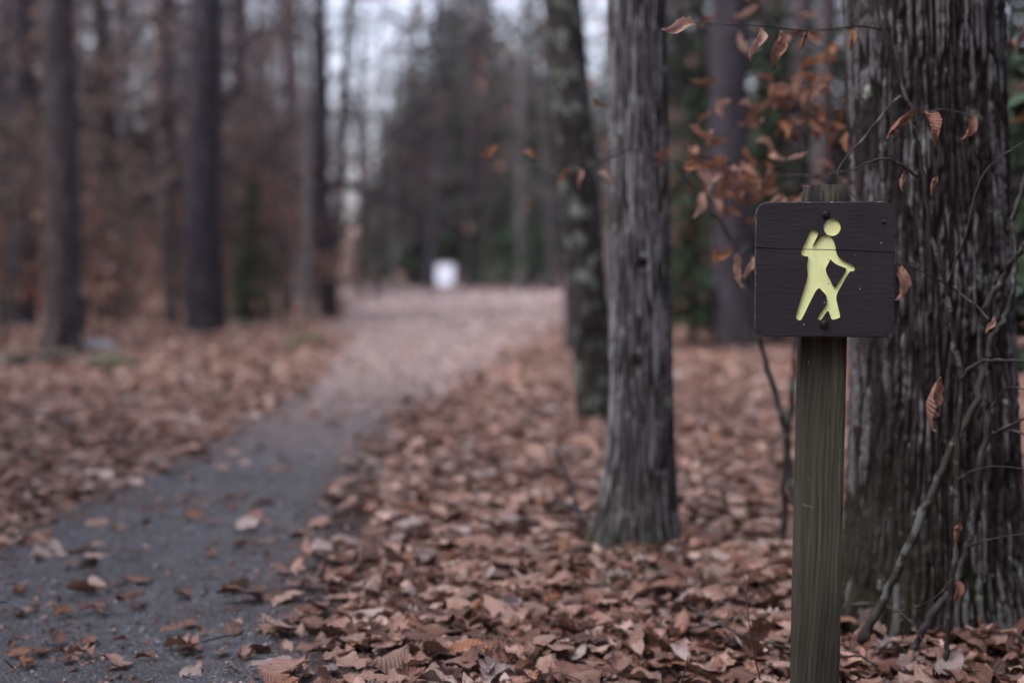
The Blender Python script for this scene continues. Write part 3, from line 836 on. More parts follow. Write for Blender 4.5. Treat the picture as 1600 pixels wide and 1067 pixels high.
    gb.add(np.array([(gx + dx / Z2, gy + dy / Z2, 0.0004) for dx, dy in ((-16, 3), (-10, 11), (-2, 6), (6, 12), (18, 2), (10, -4), (2, -3), (-8, -8))]), None, [(0, 2, 1), (0, 7, 2), (7, 6, 2), (6, 3, 2), (6, 5, 3), (5, 4, 3)])
    gb.build('gouge', [m_dark], bo, False)
    return root
sign = build_sign()

# ------------------------------------------------------------------ trees
def trunk_mesh(name, axis, radius, mat, nth, zs, bark=0.012, spacing=0.023, elong=7.0, flare=0.35, lobes=5, seed=0, knots=(), cell=None, roots=()):
    """tapered trunk with furrowed bark in real relief. axis(z)->(x,y); radius(z)->r; local to the tree's base"""
    th = np.arange(nth) * 2 * pi / nth
    TH, Zg = np.meshgrid(th, np.asarray(zs, float))
    R = radius(Zg)
    root = np.exp(-np.clip(Zg + 0.02, 0, None) / (0.55 * float(radius(np.array(0.0))) * 2.2))
    R = R * (1 + flare * root * (0.55 + 0.45 * np.cos(lobes * TH + seed + 0.8 * np.sin(TH * 2 + seed))))
    R = R * (1 + 0.05 * noise3(np.cos(TH) * 1.2 + seed, np.sin(TH) * 1.2, Zg * 1.5))
    rb = float(radius(np.array(0.0)))
    k = 1.0 / spacing
    cx, cy = np.cos(TH) * rb, np.sin(TH) * rb
    wx = noise3(cx * 9 + seed, cy * 9, Zg * 2.2) * 0.022
    wz = noise3(cx * 30 + 5, cy * 30, Zg * 9 + seed) * 0.0045
    n = noise3((cx + wx + wz) * k, (cy + wx - wz) * k, Zg * k / elong + seed)
    n2 = noise3((cx + wx - wz) * k * 1.9 + 9, (cy - wx + wz) * k * 1.9, Zg * k * 1.9 / elong + seed)
    rid = smooth(0.0, 0.20, np.abs(n)) * (0.62 + 0.38 * smooth(0.0, 0.16, np.abs(n2)))
    brk = smooth(0.0, 0.06, np.abs(noise3(cx * k * 0.6 + 2, cy * k * 0.6, Zg * k * 0.42 + 3 * seed)))
    rid = rid * (0.70 + 0.30 * brk)
    plate = 0.5 + 0.5 * n2
    if cell:
        circ = 2 * pi * rb; nc = max(8, int(round(circ / cell[0])))
        u = TH / (2 * pi) * nc + 1.5 * noise3(cx * 10 + seed, cy * 10, Zg * 2.6) + 0.45 * noise3(cx * 34, cy * 34, Zg * 8)
        v = Zg / cell[1] + 0.25 * noise3(cx * 40 + 3, cy * 40, Zg * 12)
        f1 = np.full(u.shape, 9.0); f2 = np.full(u.shape, 9.0); cid = np.zeros(u.shape)
        ui = np.floor(u).astype(int)
        for du in (-1, 0, 1):
            cu = ui + du; cm = np.mod(cu, nc); off = np.modf(np.sin(cm * 12.9898 + seed) * 43758.5453)[0] % 1.0
            vi = np.floor(v - off).astype(int)
            for dv in (-1, 0, 1):
                cv = vi + dv
                h1 = (np.sin(cm * 127.1 + cv * 311.7 + seed) * 43758.5453) % 1.0; h2 = (np.sin(cm * 269.5 + cv * 183.3 + seed) * 43758.5453) % 1.0
                dd = np.abs(u - (cu + 0.15 + 0.7 * h1)) ** 2 + (np.abs(v - off - (cv + 0.1 + 0.8 * h2)) * 0.7) ** 2
                dd = np.sqrt(dd); near = dd < f1
                f2 = np.where(near, f1, np.minimum(f2, dd)); cid = np.where(near, h1 * 7.3 % 1.0, cid); f1 = np.where(near, dd, f1)
        rid = smooth(0.0, 0.30, f2 - f1 + 0.10 * noise3(cx * 70, cy * 70, Zg * 24)) * (0.72 + 0.28 * cid) * (0.62 + 0.38 * smooth(0.0, 0.13, np.abs(n2)))
        crack = noise3(cx * 45 + 7, cy * 45, Zg * 60)
        rid = rid * (1 - 0.18 * smooth(0.16, 0.30, crack))
        plate = cid
    fine = noise3(cx * 120, cy * 120, Zg * 70) + 0.8 * noise3(cx * 260, cy * 260, Zg * 130)
    for (rt, rw, ra, rdec) in roots:
        da = (TH - rt + pi) % (2 * pi) - pi
        R = R * (1 + ra * np.exp(-(da / rw) ** 2) * np.exp(-np.clip(Zg + 0.05, 0, None) / rdec))
    disp = bark * (rid - 0.75) + bark * 0.13 * fine
    for (kth, kz, kr, kd) in knots:
        da = np.abs((TH - kth + pi) % (2 * pi) - pi) * rb
        dd = np.sqrt(da ** 2 + ((Zg - kz) * 0.8) ** 2) / kr
        disp = disp + kd * np.exp(-dd ** 2 * 2) - 0.25 * kd * np.exp(-((dd - 1.3) * 3) ** 2)
        rid = rid * (1 - 0.9 * np.exp(-dd ** 2 * 1.6))
    R = R + disp
    ax = np.array([axis(z) for z in zs])
    X = R * np.cos(TH) + ax[:, 0:1]; Y = R * np.sin(TH) + ax[:, 1:2]
    m = len(zs); V = np.stack([X, Y, Zg], -1).reshape(-1, 3)
    i, j = np.meshgrid(np.arange(m - 1), np.arange(nth), indexing='ij'); j2 = (j + 1) % nth
    Q = np.stack([i * nth + j, i * nth + j2, (i + 1) * nth + j2, (i + 1) * nth + j], -1).reshape(-1, 4)
    return mesh_np(name, V, Q, None, [mat], None, True, {'ridge': rid.ravel(), 'plate': plate.ravel()})

def leaf_quads(mb, r, P, n, size, spread, mat=1, pal=None, droop=0.6):
    """n small bent leaves around the points P"""
    idx = r.integers(0, len(P), n)
    c = P[idx] + r.normal(0, spread, (n, 3))
    a = r.uniform(0, 2 * pi, n); el = r.normal(-droop, 0.5, n)
    d = np.stack([np.cos(a) * np.cos(el), np.sin(a) * np.cos(el), np.sin(el)], -1)
    s = np.cross(d, r.normal(size=(n, 3))); s /= np.linalg.norm(s, axis=1)[:, None] + 1e-9
    nn = np.cross(d, s)
    L = size * r.uniform(0.6, 1.3, n)[:, None]; W = L * 0.30
    V = np.stack([c, c + d * L * 0.45 + s * W + nn * L * 0.08, c + d * L, c + d * L * 0.45 - s * W + nn * L * 0.08, c + d * L * 0.5 - nn * L * 0.06], 1)
    T = np.array([(0, 4, 1), (1, 4, 2), (2, 4, 3), (3, 4, 0)])
    pal = PAL if pal is None else pal
    tint = pal[r.integers(0, len(pal), n)] * r.uniform(0.7, 1.25, (n, 1))
    uv = np.tile(np.array([(0, 0, 0), (1, .45, 0), (0, 1, 0), (-1, .45, 0), (0, .5, 0)], float), (n, 1))
    mb.add(V.reshape(-1, 3), None, (T[None] + (np.arange(n) * 5)[:, None, None]).reshape(-1, 3), mat, np.repeat(tint, 5, 0), uv)

COPPER = np.array([(0.20, 0.085, 0.055), (0.15, 0.065, 0.045), (0.24, 0.135, 0.10), (0.27, 0.165, 0.13), (0.12, 0.052, 0.038)])
DULL = np.array([(0.14, 0.092, 0.08), (0.17, 0.12, 0.108), (0.10, 0.068, 0.06), (0.14, 0.08, 0.062)])

def limbs(mb, r, axis, z0, z1, n, length, rad, leaves=0, leaf_size=0.1, pal=None, rise=0.5, sub=5, twigs=3, thick=1.0):
    tips = []
    for i in range(n):
        f = (i + r.random()) / n; z = z0 + (z1 - z0) * f
        a = i * 2.4 + r.normal(0, 0.5); L = length * (1.15 - 0.6 * f) * r.uniform(0.6, 1.2)
        p = np.array([*axis(z), z]); d = np.array([cos(a), sin(a), r.normal(rise, 0.25)]); d /= np.linalg.norm(d)
        pts = [p]; nseg = 6
        for k in range(nseg):
            d = d + r.normal(0, 0.16, 3) + np.array([0, 0, 0.04]); d /= np.linalg.norm(d); pts.append(pts[-1] + d * L / nseg)
        pts = np.array(pts); r0 = rad * (1.1 - 0.6 * f) * r.uniform(0.6, 1.1) * thick
        mb.tube(pts, np.linspace(r0, r0 * 0.22, nseg + 1), 5)
        for s in range(sub):
            k = r.uniform(1.2, nseg); k0 = int(k); b = pts[k0] + (pts[min(k0 + 1, nseg)] - pts[k0]) * (k - k0)
            d2 = (pts[min(k0 + 1, nseg)] - pts[k0 - 1]); d2 = d2 / np.linalg.norm(d2) + r.normal(0, 0.6, 3); d2 /= np.linalg.norm(d2)
            L2 = L * r.uniform(0.2, 0.5); q = [b]
            for kk in range(4):
                d2 = d2 + r.normal(0, 0.2, 3) + np.array([0, 0, 0.05]); d2 /= np.linalg.norm(d2); q.append(q[-1] + d2 * L2 / 4)
            q = np.array(q); mb.tube(q, np.linspace(r0 * 0.34, r0 * 0.10, 5), 4, cap=False); tips.append(q[2:])
            for s3 in range(twigs):
                b3 = q[r.integers(1, 5)]; d3 = d2 + r.normal(0, 0.8, 3); d3 /= np.linalg.norm(d3); L3 = L2 * r.uniform(0.3, 0.8)
                q3 = np.array([b3, b3 + d3 * L3 * 0.5 + r.normal(0, 0.05 * L3, 3), b3 + d3 * L3]); mb.tube(q3, [r0 * 0.12, r0 * 0.08, r0 * 0.04], 3, cap=False); tips.append(q3[1:])
    if leaves and tips:
        leaf_quads(mb, r, np.concatenate(tips), leaves, leaf_size, 0.06 * length, 1, pal)

def axis_through(pts):
    """pts: [(z, x, y)] -> smooth-ish axis function"""
    zz = [p[0] for p in pts]; xs = [p[1] for p in pts]; ys_ = [p[2] for p in pts]
    return lambda z: (float(np.interp(z, zz, xs)), float(np.interp(z, zz, ys_)))

def tree(name, label, loc, axis, r0, r1, height, mat, group=None, nth=40, zs=None, bark=0.008, spacing=0.03, flare=0.3, crown=None, seed=0, elong=7, lobes=5, knots=(), cat='tree', cell=None, roots=()):
    root = empty(name, (loc[0], loc[1], gz(loc[0], loc[1]) - 0.02)); tag(root, label, cat, group)
    rad = lambda z: r1 + (r0 - r1) * np.clip(1 - np.asarray(z, float) / height, 0, 1) ** 1.0
    if zs is None: zs = np.concatenate([np.linspace(-0.15, 1.2, 26), np.linspace(1.3, height, 50)])
    link(bpy.data.objects.new('trunk', trunk_mesh('trunk', axis, rad, mat, nth, zs, bark, spacing, elong, flare, lobes, seed, knots, cell, roots)), root)
    mb = MB(); r = np.random.default_rng(900 + seed)
    c = dict(z0=height * 0.45, z1=height * 0.98, n=14, length=3.0, rad=r0 * 0.32, leaves=0); c.update(crown or {})
    limbs(mb, r, axis, **c)
    mb.build('crown', [mat, M['leaf_hang']], root)
    return root

def bole(px_top, px_base, d, top_py=0):
    """base place and axis of a trunk that shows at px_base on the ground and px_top at the frame's top"""
    b = world_pt(px_base, 420 + 1889.0 / d, d); t = world_pt(px_top, top_py, d)
    slope = (t.x - b.x) / (t.z - b.z)
    return (b.x, d), slope

# the big furrowed tree behind the sign
_bx = world_pt(1472, 420, 3.62).x
big_axis = lambda z: (0.010 * sin(z * 1.5) - 0.036 * min(z, 3.0) - 0.01 * max(z - 3.0, 0), 0.02 * z)
tree('furrowed_tree', 'thick dark tree with deeply furrowed lichen flecked bark behind the sign', (_bx, 3.62), big_axis, 0.210, 0.085, 11.0, M['bark_big'],
     nth=390, zs=np.concatenate([np.arange(-0.15, 1.75, 0.0058), np.linspace(1.8, 11, 90)]), bark=0.019, spacing=0.023, elong=7.0, flare=0.10, lobes=4, seed=2, cell=(0.0165, 0.26), roots=[(3.4, 0.55, 0.60, 0.22), (-2.1, 0.4, 0.22, 0.18), (-0.9, 0.4, 0.30, 0.2), (0.8, 0.6, 0.4, 0.2)], crown=dict(z0=4.2, n=12, length=3.4, leaves=900, pal=COPPER))

# the grey tree in the middle
(_mx, _my), _s = bole(996, 1006, 4.50)
tree('grey_tree', 'slim grey barked tree with mossy foot standing alone beside the path', (_mx, _my), lambda z: (_s * z, 0.01 * sin(z)), 0.101, 0.055, 9.5, M['bark_mid'],
     nth=240, zs=np.concatenate([np.arange(-0.12, 1.95, 0.007), np.linspace(2.0, 9.5, 70)]), bark=0.0075, spacing=0.0155, elong=15, flare=0.08, lobes=3, seed=5, cell=(0.0120, 0.26), roots=[(3.40, 0.50, 1.7, 0.19), (-0.30, 0.5, 0.40, 0.18), (-1.5, 0.3, 0.25, 0.10), (1.5, 0.6, 0.4, 0.15)],
     knots=[(-1.55, 0.945, 0.017, -0.016), (-1.75, 0.64, 0.02, -0.010)], crown=dict(z0=4.4, n=11, length=2.6))
# lichened tree leaning behind it
(_lx, _ly), _s2 = bole(884, 936, 7.85)
tree('lichened_tree', 'dark leaning tree patched with pale lichen just behind the grey tree', (_lx, _ly), lambda z: (_s2 * z * (1 + 0.03 * z) if z < 2.6 else _s2 * 2.6 * 1.078 + (z - 2.6) * _s2 * 0.6, 0.0), 0.112, 0.085, 9, M['bark_lichen'],
     nth=90, zs=np.concatenate([np.linspace(-0.12, 2.8, 120), np.linspace(2.9, 9, 40)]), bark=0.008, spacing=0.03, seed=8, knots=[(-1.5, 0.55, 0.06, -0.03), (-1.6, 1.55, 0.08, -0.02)], crown=dict(z0=4, n=9, length=2.4))

MIDS = [  # name, label, px_top, px_base, depth, width_px, height, material, crown
    ('dark_tree', 'dark trunk at the very left edge of the picture', 30, 34, 19.0, 46, 16, 'bark_dark', dict(z0=4.5)),
    ('two_toned_tree', 'dark trunk with a paler grey left flank nearest at left of the path', 92, 90, 14.0, 56, 15, 'bark_far', dict(z0=4.6, leaves=500, pal=COPPER)),
    ('pale_tree', 'pale grey trunk fading behind brown leaves between darker trunks', 193, 198, 27.0, 27, 17, 'bark_pale', dict(z0=5.5)),
    ('slim_tree', 'slim trunk just left of the stout dark violet trunk', 262, 268, 22.0, 20, 15, 'bark_far', dict(z0=4.8)),
    ('stout_tree', 'stout smooth dark violet trunk with flared foot left of the path', 318, 324, 18.6, 60, 18, 'bark_dark', dict(z0=5.0)),
    ('reddish_tree', 'dull reddish trunk beyond the young green hemlock', 448, 450, 34.0, 20, 18, 'bark_red', dict(z0=5.5, leaves=300, pal=DULL)),
    ('thin_grey_tree', 'thin grey trunk near the left edge of the far path', 474, 478, 23.5, 12, 13, 'bark_pale', dict(z0=5)),
    ('leaning_tree', 'dark tree leaning right beside the pale gap of sky', 553, 512, 29.0, 18, 17, 'bark_far', dict(z0=5.5, length=2.4)),
    ('shaded_tree', 'blurred violet grey trunk hidden partly by the leaning lichened tree', 884, 892, 14.4, 33, 14, 'bark_dark', dict(z0=4.5)),
    ('broad_dark_tree', 'broad dark violet trunk left of the sign in the background', 1146, 1148, 15.0, 66, 17, 'bark_dark', dict(z0=4.5, leaves=300, pal=COPPER)),
    ('greyish_tree', 'dull grey blurred trunk between the sign and the furrowed tree', 1297, 1290, 12.5, 34, 15, 'bark_far', dict(z0=4.2, leaves=300, pal=COPPER)),
    ('background_tree', 'dim trunk just left of the grey blurred trunk behind the sign', 1246, 1240, 19.0, 30, 15, 'bark_far', dict(z0=5)),
]
for i, (nm, lab, pt, pb, d, w, hgt, mat, cr) in enumerate(MIDS):
    (x, y), s = bole(pt, pb, d); r0 = w / F * d / 2
    tree(nm, lab, (x, y), (lambda s, i: lambda z: (s * z + 0.05 * sin(z * 0.7 + i), 0.03 * sin(z * 0.5 + 2 * i)))(s, i), r0, r0 * 0.35, hgt, M[mat], nth=48,
         zs=np.concatenate([np.linspace(-0.2, 1.2, 22), np.linspace(1.3, 6, 46), np.linspace(6.3, hgt, 30)]), bark=0.012 if mat != 'bark_pale' else 0.004, spacing=0.05, flare=0.30, seed=20 + i, crown=dict(dict(n=13, length=3.2), **cr))

# ------------------------------------------------------------------ kinds of trees that repeat: one build each, then copies
def copy_tree(src, loc, rz, s, label, group, name=None):
    r = src.copy(); scene.collection.objects.link(r); r.location = loc; r.rotation_euler = (0, 0, rz); r.scale = (s, s, s)
    r['label'] = label; r['group'] = group
    for ch in src.children:
        c = ch.copy(); scene.collection.objects.link(c); c.parent = r
    return r

def make_hemlock(name, seed, height=11.0, spread=2.6, nb=95, cut=0.10):
    root = empty(name); r = np.random.default_rng(seed)
    ax = lambda z: (0.06 * sin(z * 0.5 + seed), 0.05 * cos(z * 0.4))
    link(bpy.data.objects.new('trunk', trunk_mesh('trunk', ax, lambda z: 0.02 + 0.014 * np.clip(height - np.asarray(z, float), 0, None), M['bark_far'], 16, np.linspace(-0.2, height, 30), 0.01, 0.06, 6, 0.3, 5, seed)), root)
    mb = MB()
    for i in range(nb):
        f = (i + r.random()) / nb; z = height * (cut + (0.985 - cut) * f); L = spread * (1 - f) ** 0.8 * r.uniform(0.65, 1.1) + 0.15; a = i * 2.4 + r.normal(0, 0.4)
        t = np.linspace(0, 1, 6); p0 = np.array([*ax(z), z])
        pts = p0 + np.stack([np.cos(a) * L * t, np.sin(a) * L * t, L * (0.12 * t - 0.42 * t ** 2) + 0.03 * r.normal(size=6)], -1)
        mb.tube(pts, np.linspace(0.022, 0.005, 6) * (0.4 + 0.8 * L / spread), 4, cap=False)
        n = int(22 * L) + 5
        tt = r.uniform(0.12, 1.05, n); c = np.stack([np.interp(tt, t, pts[:, k]) for k in range(3)], -1)
        aa = a + r.choice([-1, 1], n) * r.uniform(0.4, 1.3, n)
        d = np.stack([np.cos(aa), np.sin(aa), r.normal(-0.30, 0.2, n)], -1); l = (0.16 + 0.34 * (1 - tt) * L * 0.6) * r.uniform(0.6, 1.3, n)
        s = np.stack([-np.sin(aa), np.cos(aa), r.normal(0, 0.3, n)], -1) * (0.055 + 0.05 * r.random(n))[:, None]
        e = c + d * l[:, None]; mid = c + d * (l * 0.5)[:, None] + np.array([0, 0, 0.03])
        V = np.stack([c, mid + s, e, mid - s], 1).reshape(-1, 3)
        Q = (np.array([[0, 1, 2, 3]])[None] + (np.arange(n) * 4)[:, None, None]).reshape(-1, 4)
        g = r.uniform(0.6, 1.4, n)[:, None] * np.array([[0.034, 0.066, 0.033]])
        mb.add(V, Q, None, 1, np.repeat(g, 4, 0))
    mb.build('crown', [M['bark_far'], M['needle']], root)
    return root

def make_bare(name, seed, height, r0, mat, leaves, pal):
    root = empty(name); r = np.random.default_rng(seed)
    k1, k2 = r.normal(0, 0.03), r.normal(0, 0.03)
    ax = lambda z: (k1 * z + 0.10 * sin(z * 0.5 + seed), k2 * z + 0.10 * cos(z * 0.45 + seed))
    link(bpy.data.objects.new('trunk', trunk_mesh('trunk', ax, lambda z: r0 * (0.2 + 0.8 * np.clip(1 - np.asarray(z, float) / height, 0, 1)), M[mat], 20, np.linspace(-0.2, height, 50), 0.008, 0.06, 6, 0.3, 5, seed)), root)
    mb = MB(); limbs(mb, r, ax, height * 0.10, height * 0.98, 34, height * 0.22, r0 * 0.28, leaves, 0.16, pal, 0.45, 7, 5, 1.0)
    mb.build('crown', [M[mat], M['leaf_hang']], root)
    return root

def make_sapling(name, seed, height, leaves, pal, lean=0.06):
    root = empty(name); r = np.random.default_rng(seed)
    k1, k2 = r.normal(0, lean), r.normal(0, lean)
    ax = lambda z: (k1 * z + 0.05 * sin(z * 1.3 + seed), k2 * z + 0.05 * cos(z * 1.1 + seed))
    mb = MB(); zs = np.linspace(-0.1, height, 14); mb.tube(np.array([[*ax(z), z] for z in zs]), np.linspace(0.017, 0.004, 14) * height / 2.2, 7); mb.build('trunk', [M['twig_grey']], root)
    mb = MB(); limbs(mb, r, ax, height * 0.15, height * 0.97, 12, height * 0.34, 0.008 * height / 2.5, leaves, 0.105, pal, 0.15, 3, 2)
    mb.build('crown', [M['twig_grey'], M['leaf_hang']], root)
    return root

HEM = [make_hemlock('hemlock_tree', 41, 12.0, 3.0, 130), make_hemlock('hemlock_tree', 42, 9.5, 2.4, 110), make_hemlock('hemlock_tree', 43, 14.0, 3.3, 140, 0.2)]
BARE = [make_bare('bare_tree', 51, 15, 0.17, 'bark_far', 250, DULL), make_bare('bare_tree', 52, 17, 0.22, 'bark_dark', 150, DULL), make_bare('bare_tree', 53, 13, 0.12, 'bark_pale', 350, COPPER), make_bare('bare_tree', 54, 16, 0.15, 'bark_red', 300, DULL)]
SAP = [make_sapling('beech_sapling', 61, 2.2, 330, COPPER), make_sapling('beech_sapling', 62, 3.2, 480, COPPER), make_sapling('beech_sapling', 63, 1.5, 240, COPPER), make_sapling('beech_sapling', 64, 4.2, 600, DULL), make_sapling('beech_sapling', 65, 6.0, 420, DULL)]
_used = set(); PLACED = []
def place(proto, px, d, rz, s, label, group, cat='tree'):
    o = _place(proto, px, d, rz, s, label, group, cat); PLACED.append((o, px, proto)); return o
def _place(proto, px, d, rz, s, label, group, cat='tree'):
    w = world_pt(px, 420, d); loc = (w.x, d, gz(w.x, d) - 0.03)
    if id(proto) not in _used:
        _used.add(id(proto)); proto.location = loc; proto.rotation_euler = (0, 0, rz); proto.scale = (s, s, s); tag(proto, label, cat, group); return proto
    o = copy_tree(proto, loc, rz, s, label, group); o['category'] = cat; return o
r_ = random.Random(17)
# hemlocks closing the far end of the path and one young one near the stout trunk
_h = make_hemlock('hemlock_tree', 44, 9.0, 1.75, 150, 0.03); _h.location = (3.05, 2.9, gz(3.05, 2.9)); tag(_h, 'unseen dense hemlock added right of the furrowed tree to shade it', 'tree')  # out of view, added to block sky light and darken the right side
_h2 = copy_tree(_h, (2.95, 4.9, gz(2.95, 4.9)), 2.0, 0.8, 'dark hemlock added behind the furrowed tree at right to block sky light', 'hemlocks')  # second added hemlock, blocks more sky light at the right
place(HEM[1], 392, 20.5, 1.0, 0.24, 'young green hemlock just right of the stout violet trunk', 'hemlocks')
for px, d, k, s in ((655, 68, 0, 1.15), (690, 76, 2, 1.15), (735, 66, 0, 1.2), (790, 72, 1, 1.5), (850, 66, 2, 1.1), (612, 78, 1, 0.95), (716, 84, 2, 1.35), (765, 80, 2, 1.2), (820, 86, 0, 1.4), (890, 78, 2, 1.2), (965, 70, 0, 1.2), (596, 58, 1, 0.6), (825, 58, 1, 1.0), (862, 54, 1, 0.9), (640, 66, 1, 1.1), (750, 66, 1, 1.5), (700, 67, 1, 1.4), (578, 66, 1, 0.5)):
    place(HEM[k], px, d, r_.uniform(0, 6.28), s, 'dark green hemlock in the blurred wall at the end of the path', 'hemlocks at the path end')
for px, d, k, s in ((1088, 15.5, 1, 0.34), (1215, 16.5, 1, 0.42), (1080, 24, 1, 0.6), (1185, 25, 2, 0.7), (1060, 31, 0, 0.8), (1210, 20, 1, 0.45), (1120, 33, 0, 0.6), (1260, 30, 2, 0.6), (1050, 45, 2, 0.8), (1330, 26, 0, 0.6), (1575, 22, 0, 0.6), (1640, 14, 1, 0.6)):
    place(HEM[k], px, d, r_.uniform(0, 6.28), s, 'dark hemlock in the shade behind the sign and furrowed tree', 'hemlocks behind the sign')
for px, d, k, s in ((130, 40, 0, 0.6), (-10, 27, 2, 0.7), (60, 38, 0, 0.75), (225, 60, 2, 0.6), (250, 46, 2, 0.6), (330, 50, 0, 0.6), (410, 52, 1, 0.8), (480, 60, 0, 0.6)):
    place(HEM[k], px, d, r_.uniform(0, 6.28), s, 'dim hemlock deep among the trunks left of the path', 'hemlocks left of the path')
# bare trees
for i in range(60):
    left = i < 42
    d = r_.uniform(22, 72)
    px = r_.uniform(-40, 520) if left else (r_.uniform(905, 1330) if i % 4 else r_.uniform(1570, 1640))
    if 340 < px < 435: d = max(d, 44)
    place(BARE[i % 4], px, d, r_.uniform(0, 6.28), r_.uniform(0.75, 1.2), 'slender leafless tree in the blurred wood left of the path' if left else 'slender leafless tree in the blurred wood right of the path', 'bare trees left of the path' if left else 'bare trees right of the path')
for px, d, k, s in ((676, 60, 1, 1.0), (560, 44, 3, 0.8), (612, 52, 2, 0.8), (590, 42, 0, 0.6), (822, 56, 2, 1.6), (765, 62, 3, 1.0), (862, 52, 0, 1.1), (728, 64, 0, 1.1), (648, 66, 3, 1.0), (845, 62, 3, 1.1)):
    place(BARE[k], px, d, r_.uniform(0, 6.28), s, 'leafless tree standing at the far end of the path', 'bare trees at the path end')
# copper leaved saplings
for i in range(92):
    left = i < 66
    d = r_.uniform(14.5, 40)
    px = r_.uniform(-40, 300) if i < 48 else (r_.uniform(330, 530) if left else (r_.uniform(960, 1330) if i % 4 else r_.uniform(1570, 1640)))
    if not left and d < 17: d += 6
    if 330 < px < 530: d = max(d, 25)
    if 235 < px < 395: d = max(d, 25)
    if 40 < px < 140: d = max(d, 16.5)
    place(SAP[i % 5], px, d, r_.uniform(0, 6.28), r_.uniform(0.6, 1.15), 'beech sapling with copper leaves among the trunks left of the path' if left else 'beech sapling with copper leaves in the wood right of the path', 'saplings left of the path' if left else 'saplings right of the path', 'sapling')

# every background tree gets a label of its own from its look and the trunks beside it
LOOK = {id(BARE[0]): 'grey leafless tree', id(BARE[1]): 'dark leafless tree', id(BARE[2]): 'pale leafless tree', id(BARE[3]): 'reddish leafless tree',
        id(SAP[0]): 'copper leaved beech sapling', id(SAP[1]): 'tall copper leaved beech sapling', id(SAP[2]): 'low copper leaved beech sapling', id(SAP[3]): 'tall dull brown sapling', id(SAP[4]): 'sparse brown young tree',
        id(HEM[0]): 'dark hemlock', id(HEM[1]): 'small hemlock', id(HEM[2]): 'tall hemlock'}
SPANS = [(34, 'at the left edge of the wood'), (90, 'left of the two toned trunk'), (196, 'between the two toned and pale trunks'), (322, 'between the pale and stout violet trunks'), (449, 'between the stout violet and reddish trunks'),
         (540, 'between the reddish trunk and the sky gap'), (900, 'at the far end of the path'), (1000, 'behind the lichened and grey trees'), (1147, 'between the grey tree and broad dark trunk'), (1400, 'between the broad dark trunk and furrowed tree'), (9999, 'right of the furrowed tree')]
_b = {}
for o, px, proto in PLACED[1:]:
    _b.setdefault((LOOK[id(proto)], next(t for lim, t in SPANS if px < lim)), []).append((px, o))
ORD = ['leftmost', 'second from left', 'third from left', 'fourth from left', 'fifth from left', 'sixth from left', 'seventh from left', 'eighth from left', 'ninth from left']
for (look, where), L in _b.items():
    for k, (px, o) in enumerate(sorted(L, key=lambda e: e[0])):
        o['label'] = f'{look} {where}' + (f', {ORD[min(k, 8)]}' if len(L) > 1 else '')

# ------------------------------------------------------------------ the wood beyond, one mass
def distant_woods():
    r = np.random.default_rng(77); mb = MB()
    for i in range(330):
        y = r.uniform(82, 150); x = r.uniform(-0.55, 0.55) * y
        gap = abs(x / y * F + 800 - 585) < 34
        if gap and r.random() < 0.4: continue
        h = r.uniform(9, 20) * (0.55 if gap else 1); z = gz(x, y); lx, ly = r.normal(0, 0.05, 2)
        r0 = r.uniform(0.08, 0.2)
        pts = np.array([(x + lx * t * h + 0.2 * sin(3 * t + i), y + ly * t * h, z - 0.2 + t * h) for t in np.linspace(0, 1, 6)])
        mb.tube(pts, np.linspace(r0, r0 * 0.2, 6), 5, cap=False)
        for k in range(16):
            t = r.uniform(0.15, 1); p = pts[0] + (pts[-1] - pts[0]) * t; a = r.uniform(0, 6.28); L = r.uniform(1, 3.2) * (1.2 - t)
            q = np.array([p, p + np.array([cos(a), sin(a), 0.5]) * L * 0.5, p + np.array([cos(a), sin(a), 0.75]) * L + r.normal(0, 0.15, 3)])
            mb.tube(q, [r0 * 0.35, r0 * 0.25, r0 * 0.08], 3, cap=False)
        P = pts[1:] if r.random() < 0.5 else pts[2:]
        if r.random() < 0.35: leaf_quads(mb, r, P, 80, 0.5, 0.9, 2, np.array([(0.035, 0.05, 0.034), (0.045, 0.06, 0.04)]))
        else: leaf_quads(mb, r, P, 34, 0.34, 0.9, 1, DULL)
    # low understorey
    n = 900
    y = r.uniform(74, 140, n); x = r.uniform(-0.55, 0.55, n) * y; z = ground_z(x, y)
    leaf_quads(mb, r, np.stack([x, y, z + r.uniform(0.2, 3.0, n)], -1), 14000, 0.42, 0.5, 1, DULL * 0.8)
    o = mb.build('distant_woods', [M['bark_far'], M['leaf_hang'], M['needle']])
    tag(o, 'distant hazy wood of bare trees beyond the path end', 'woods', kind='stuff')
distant_woods()

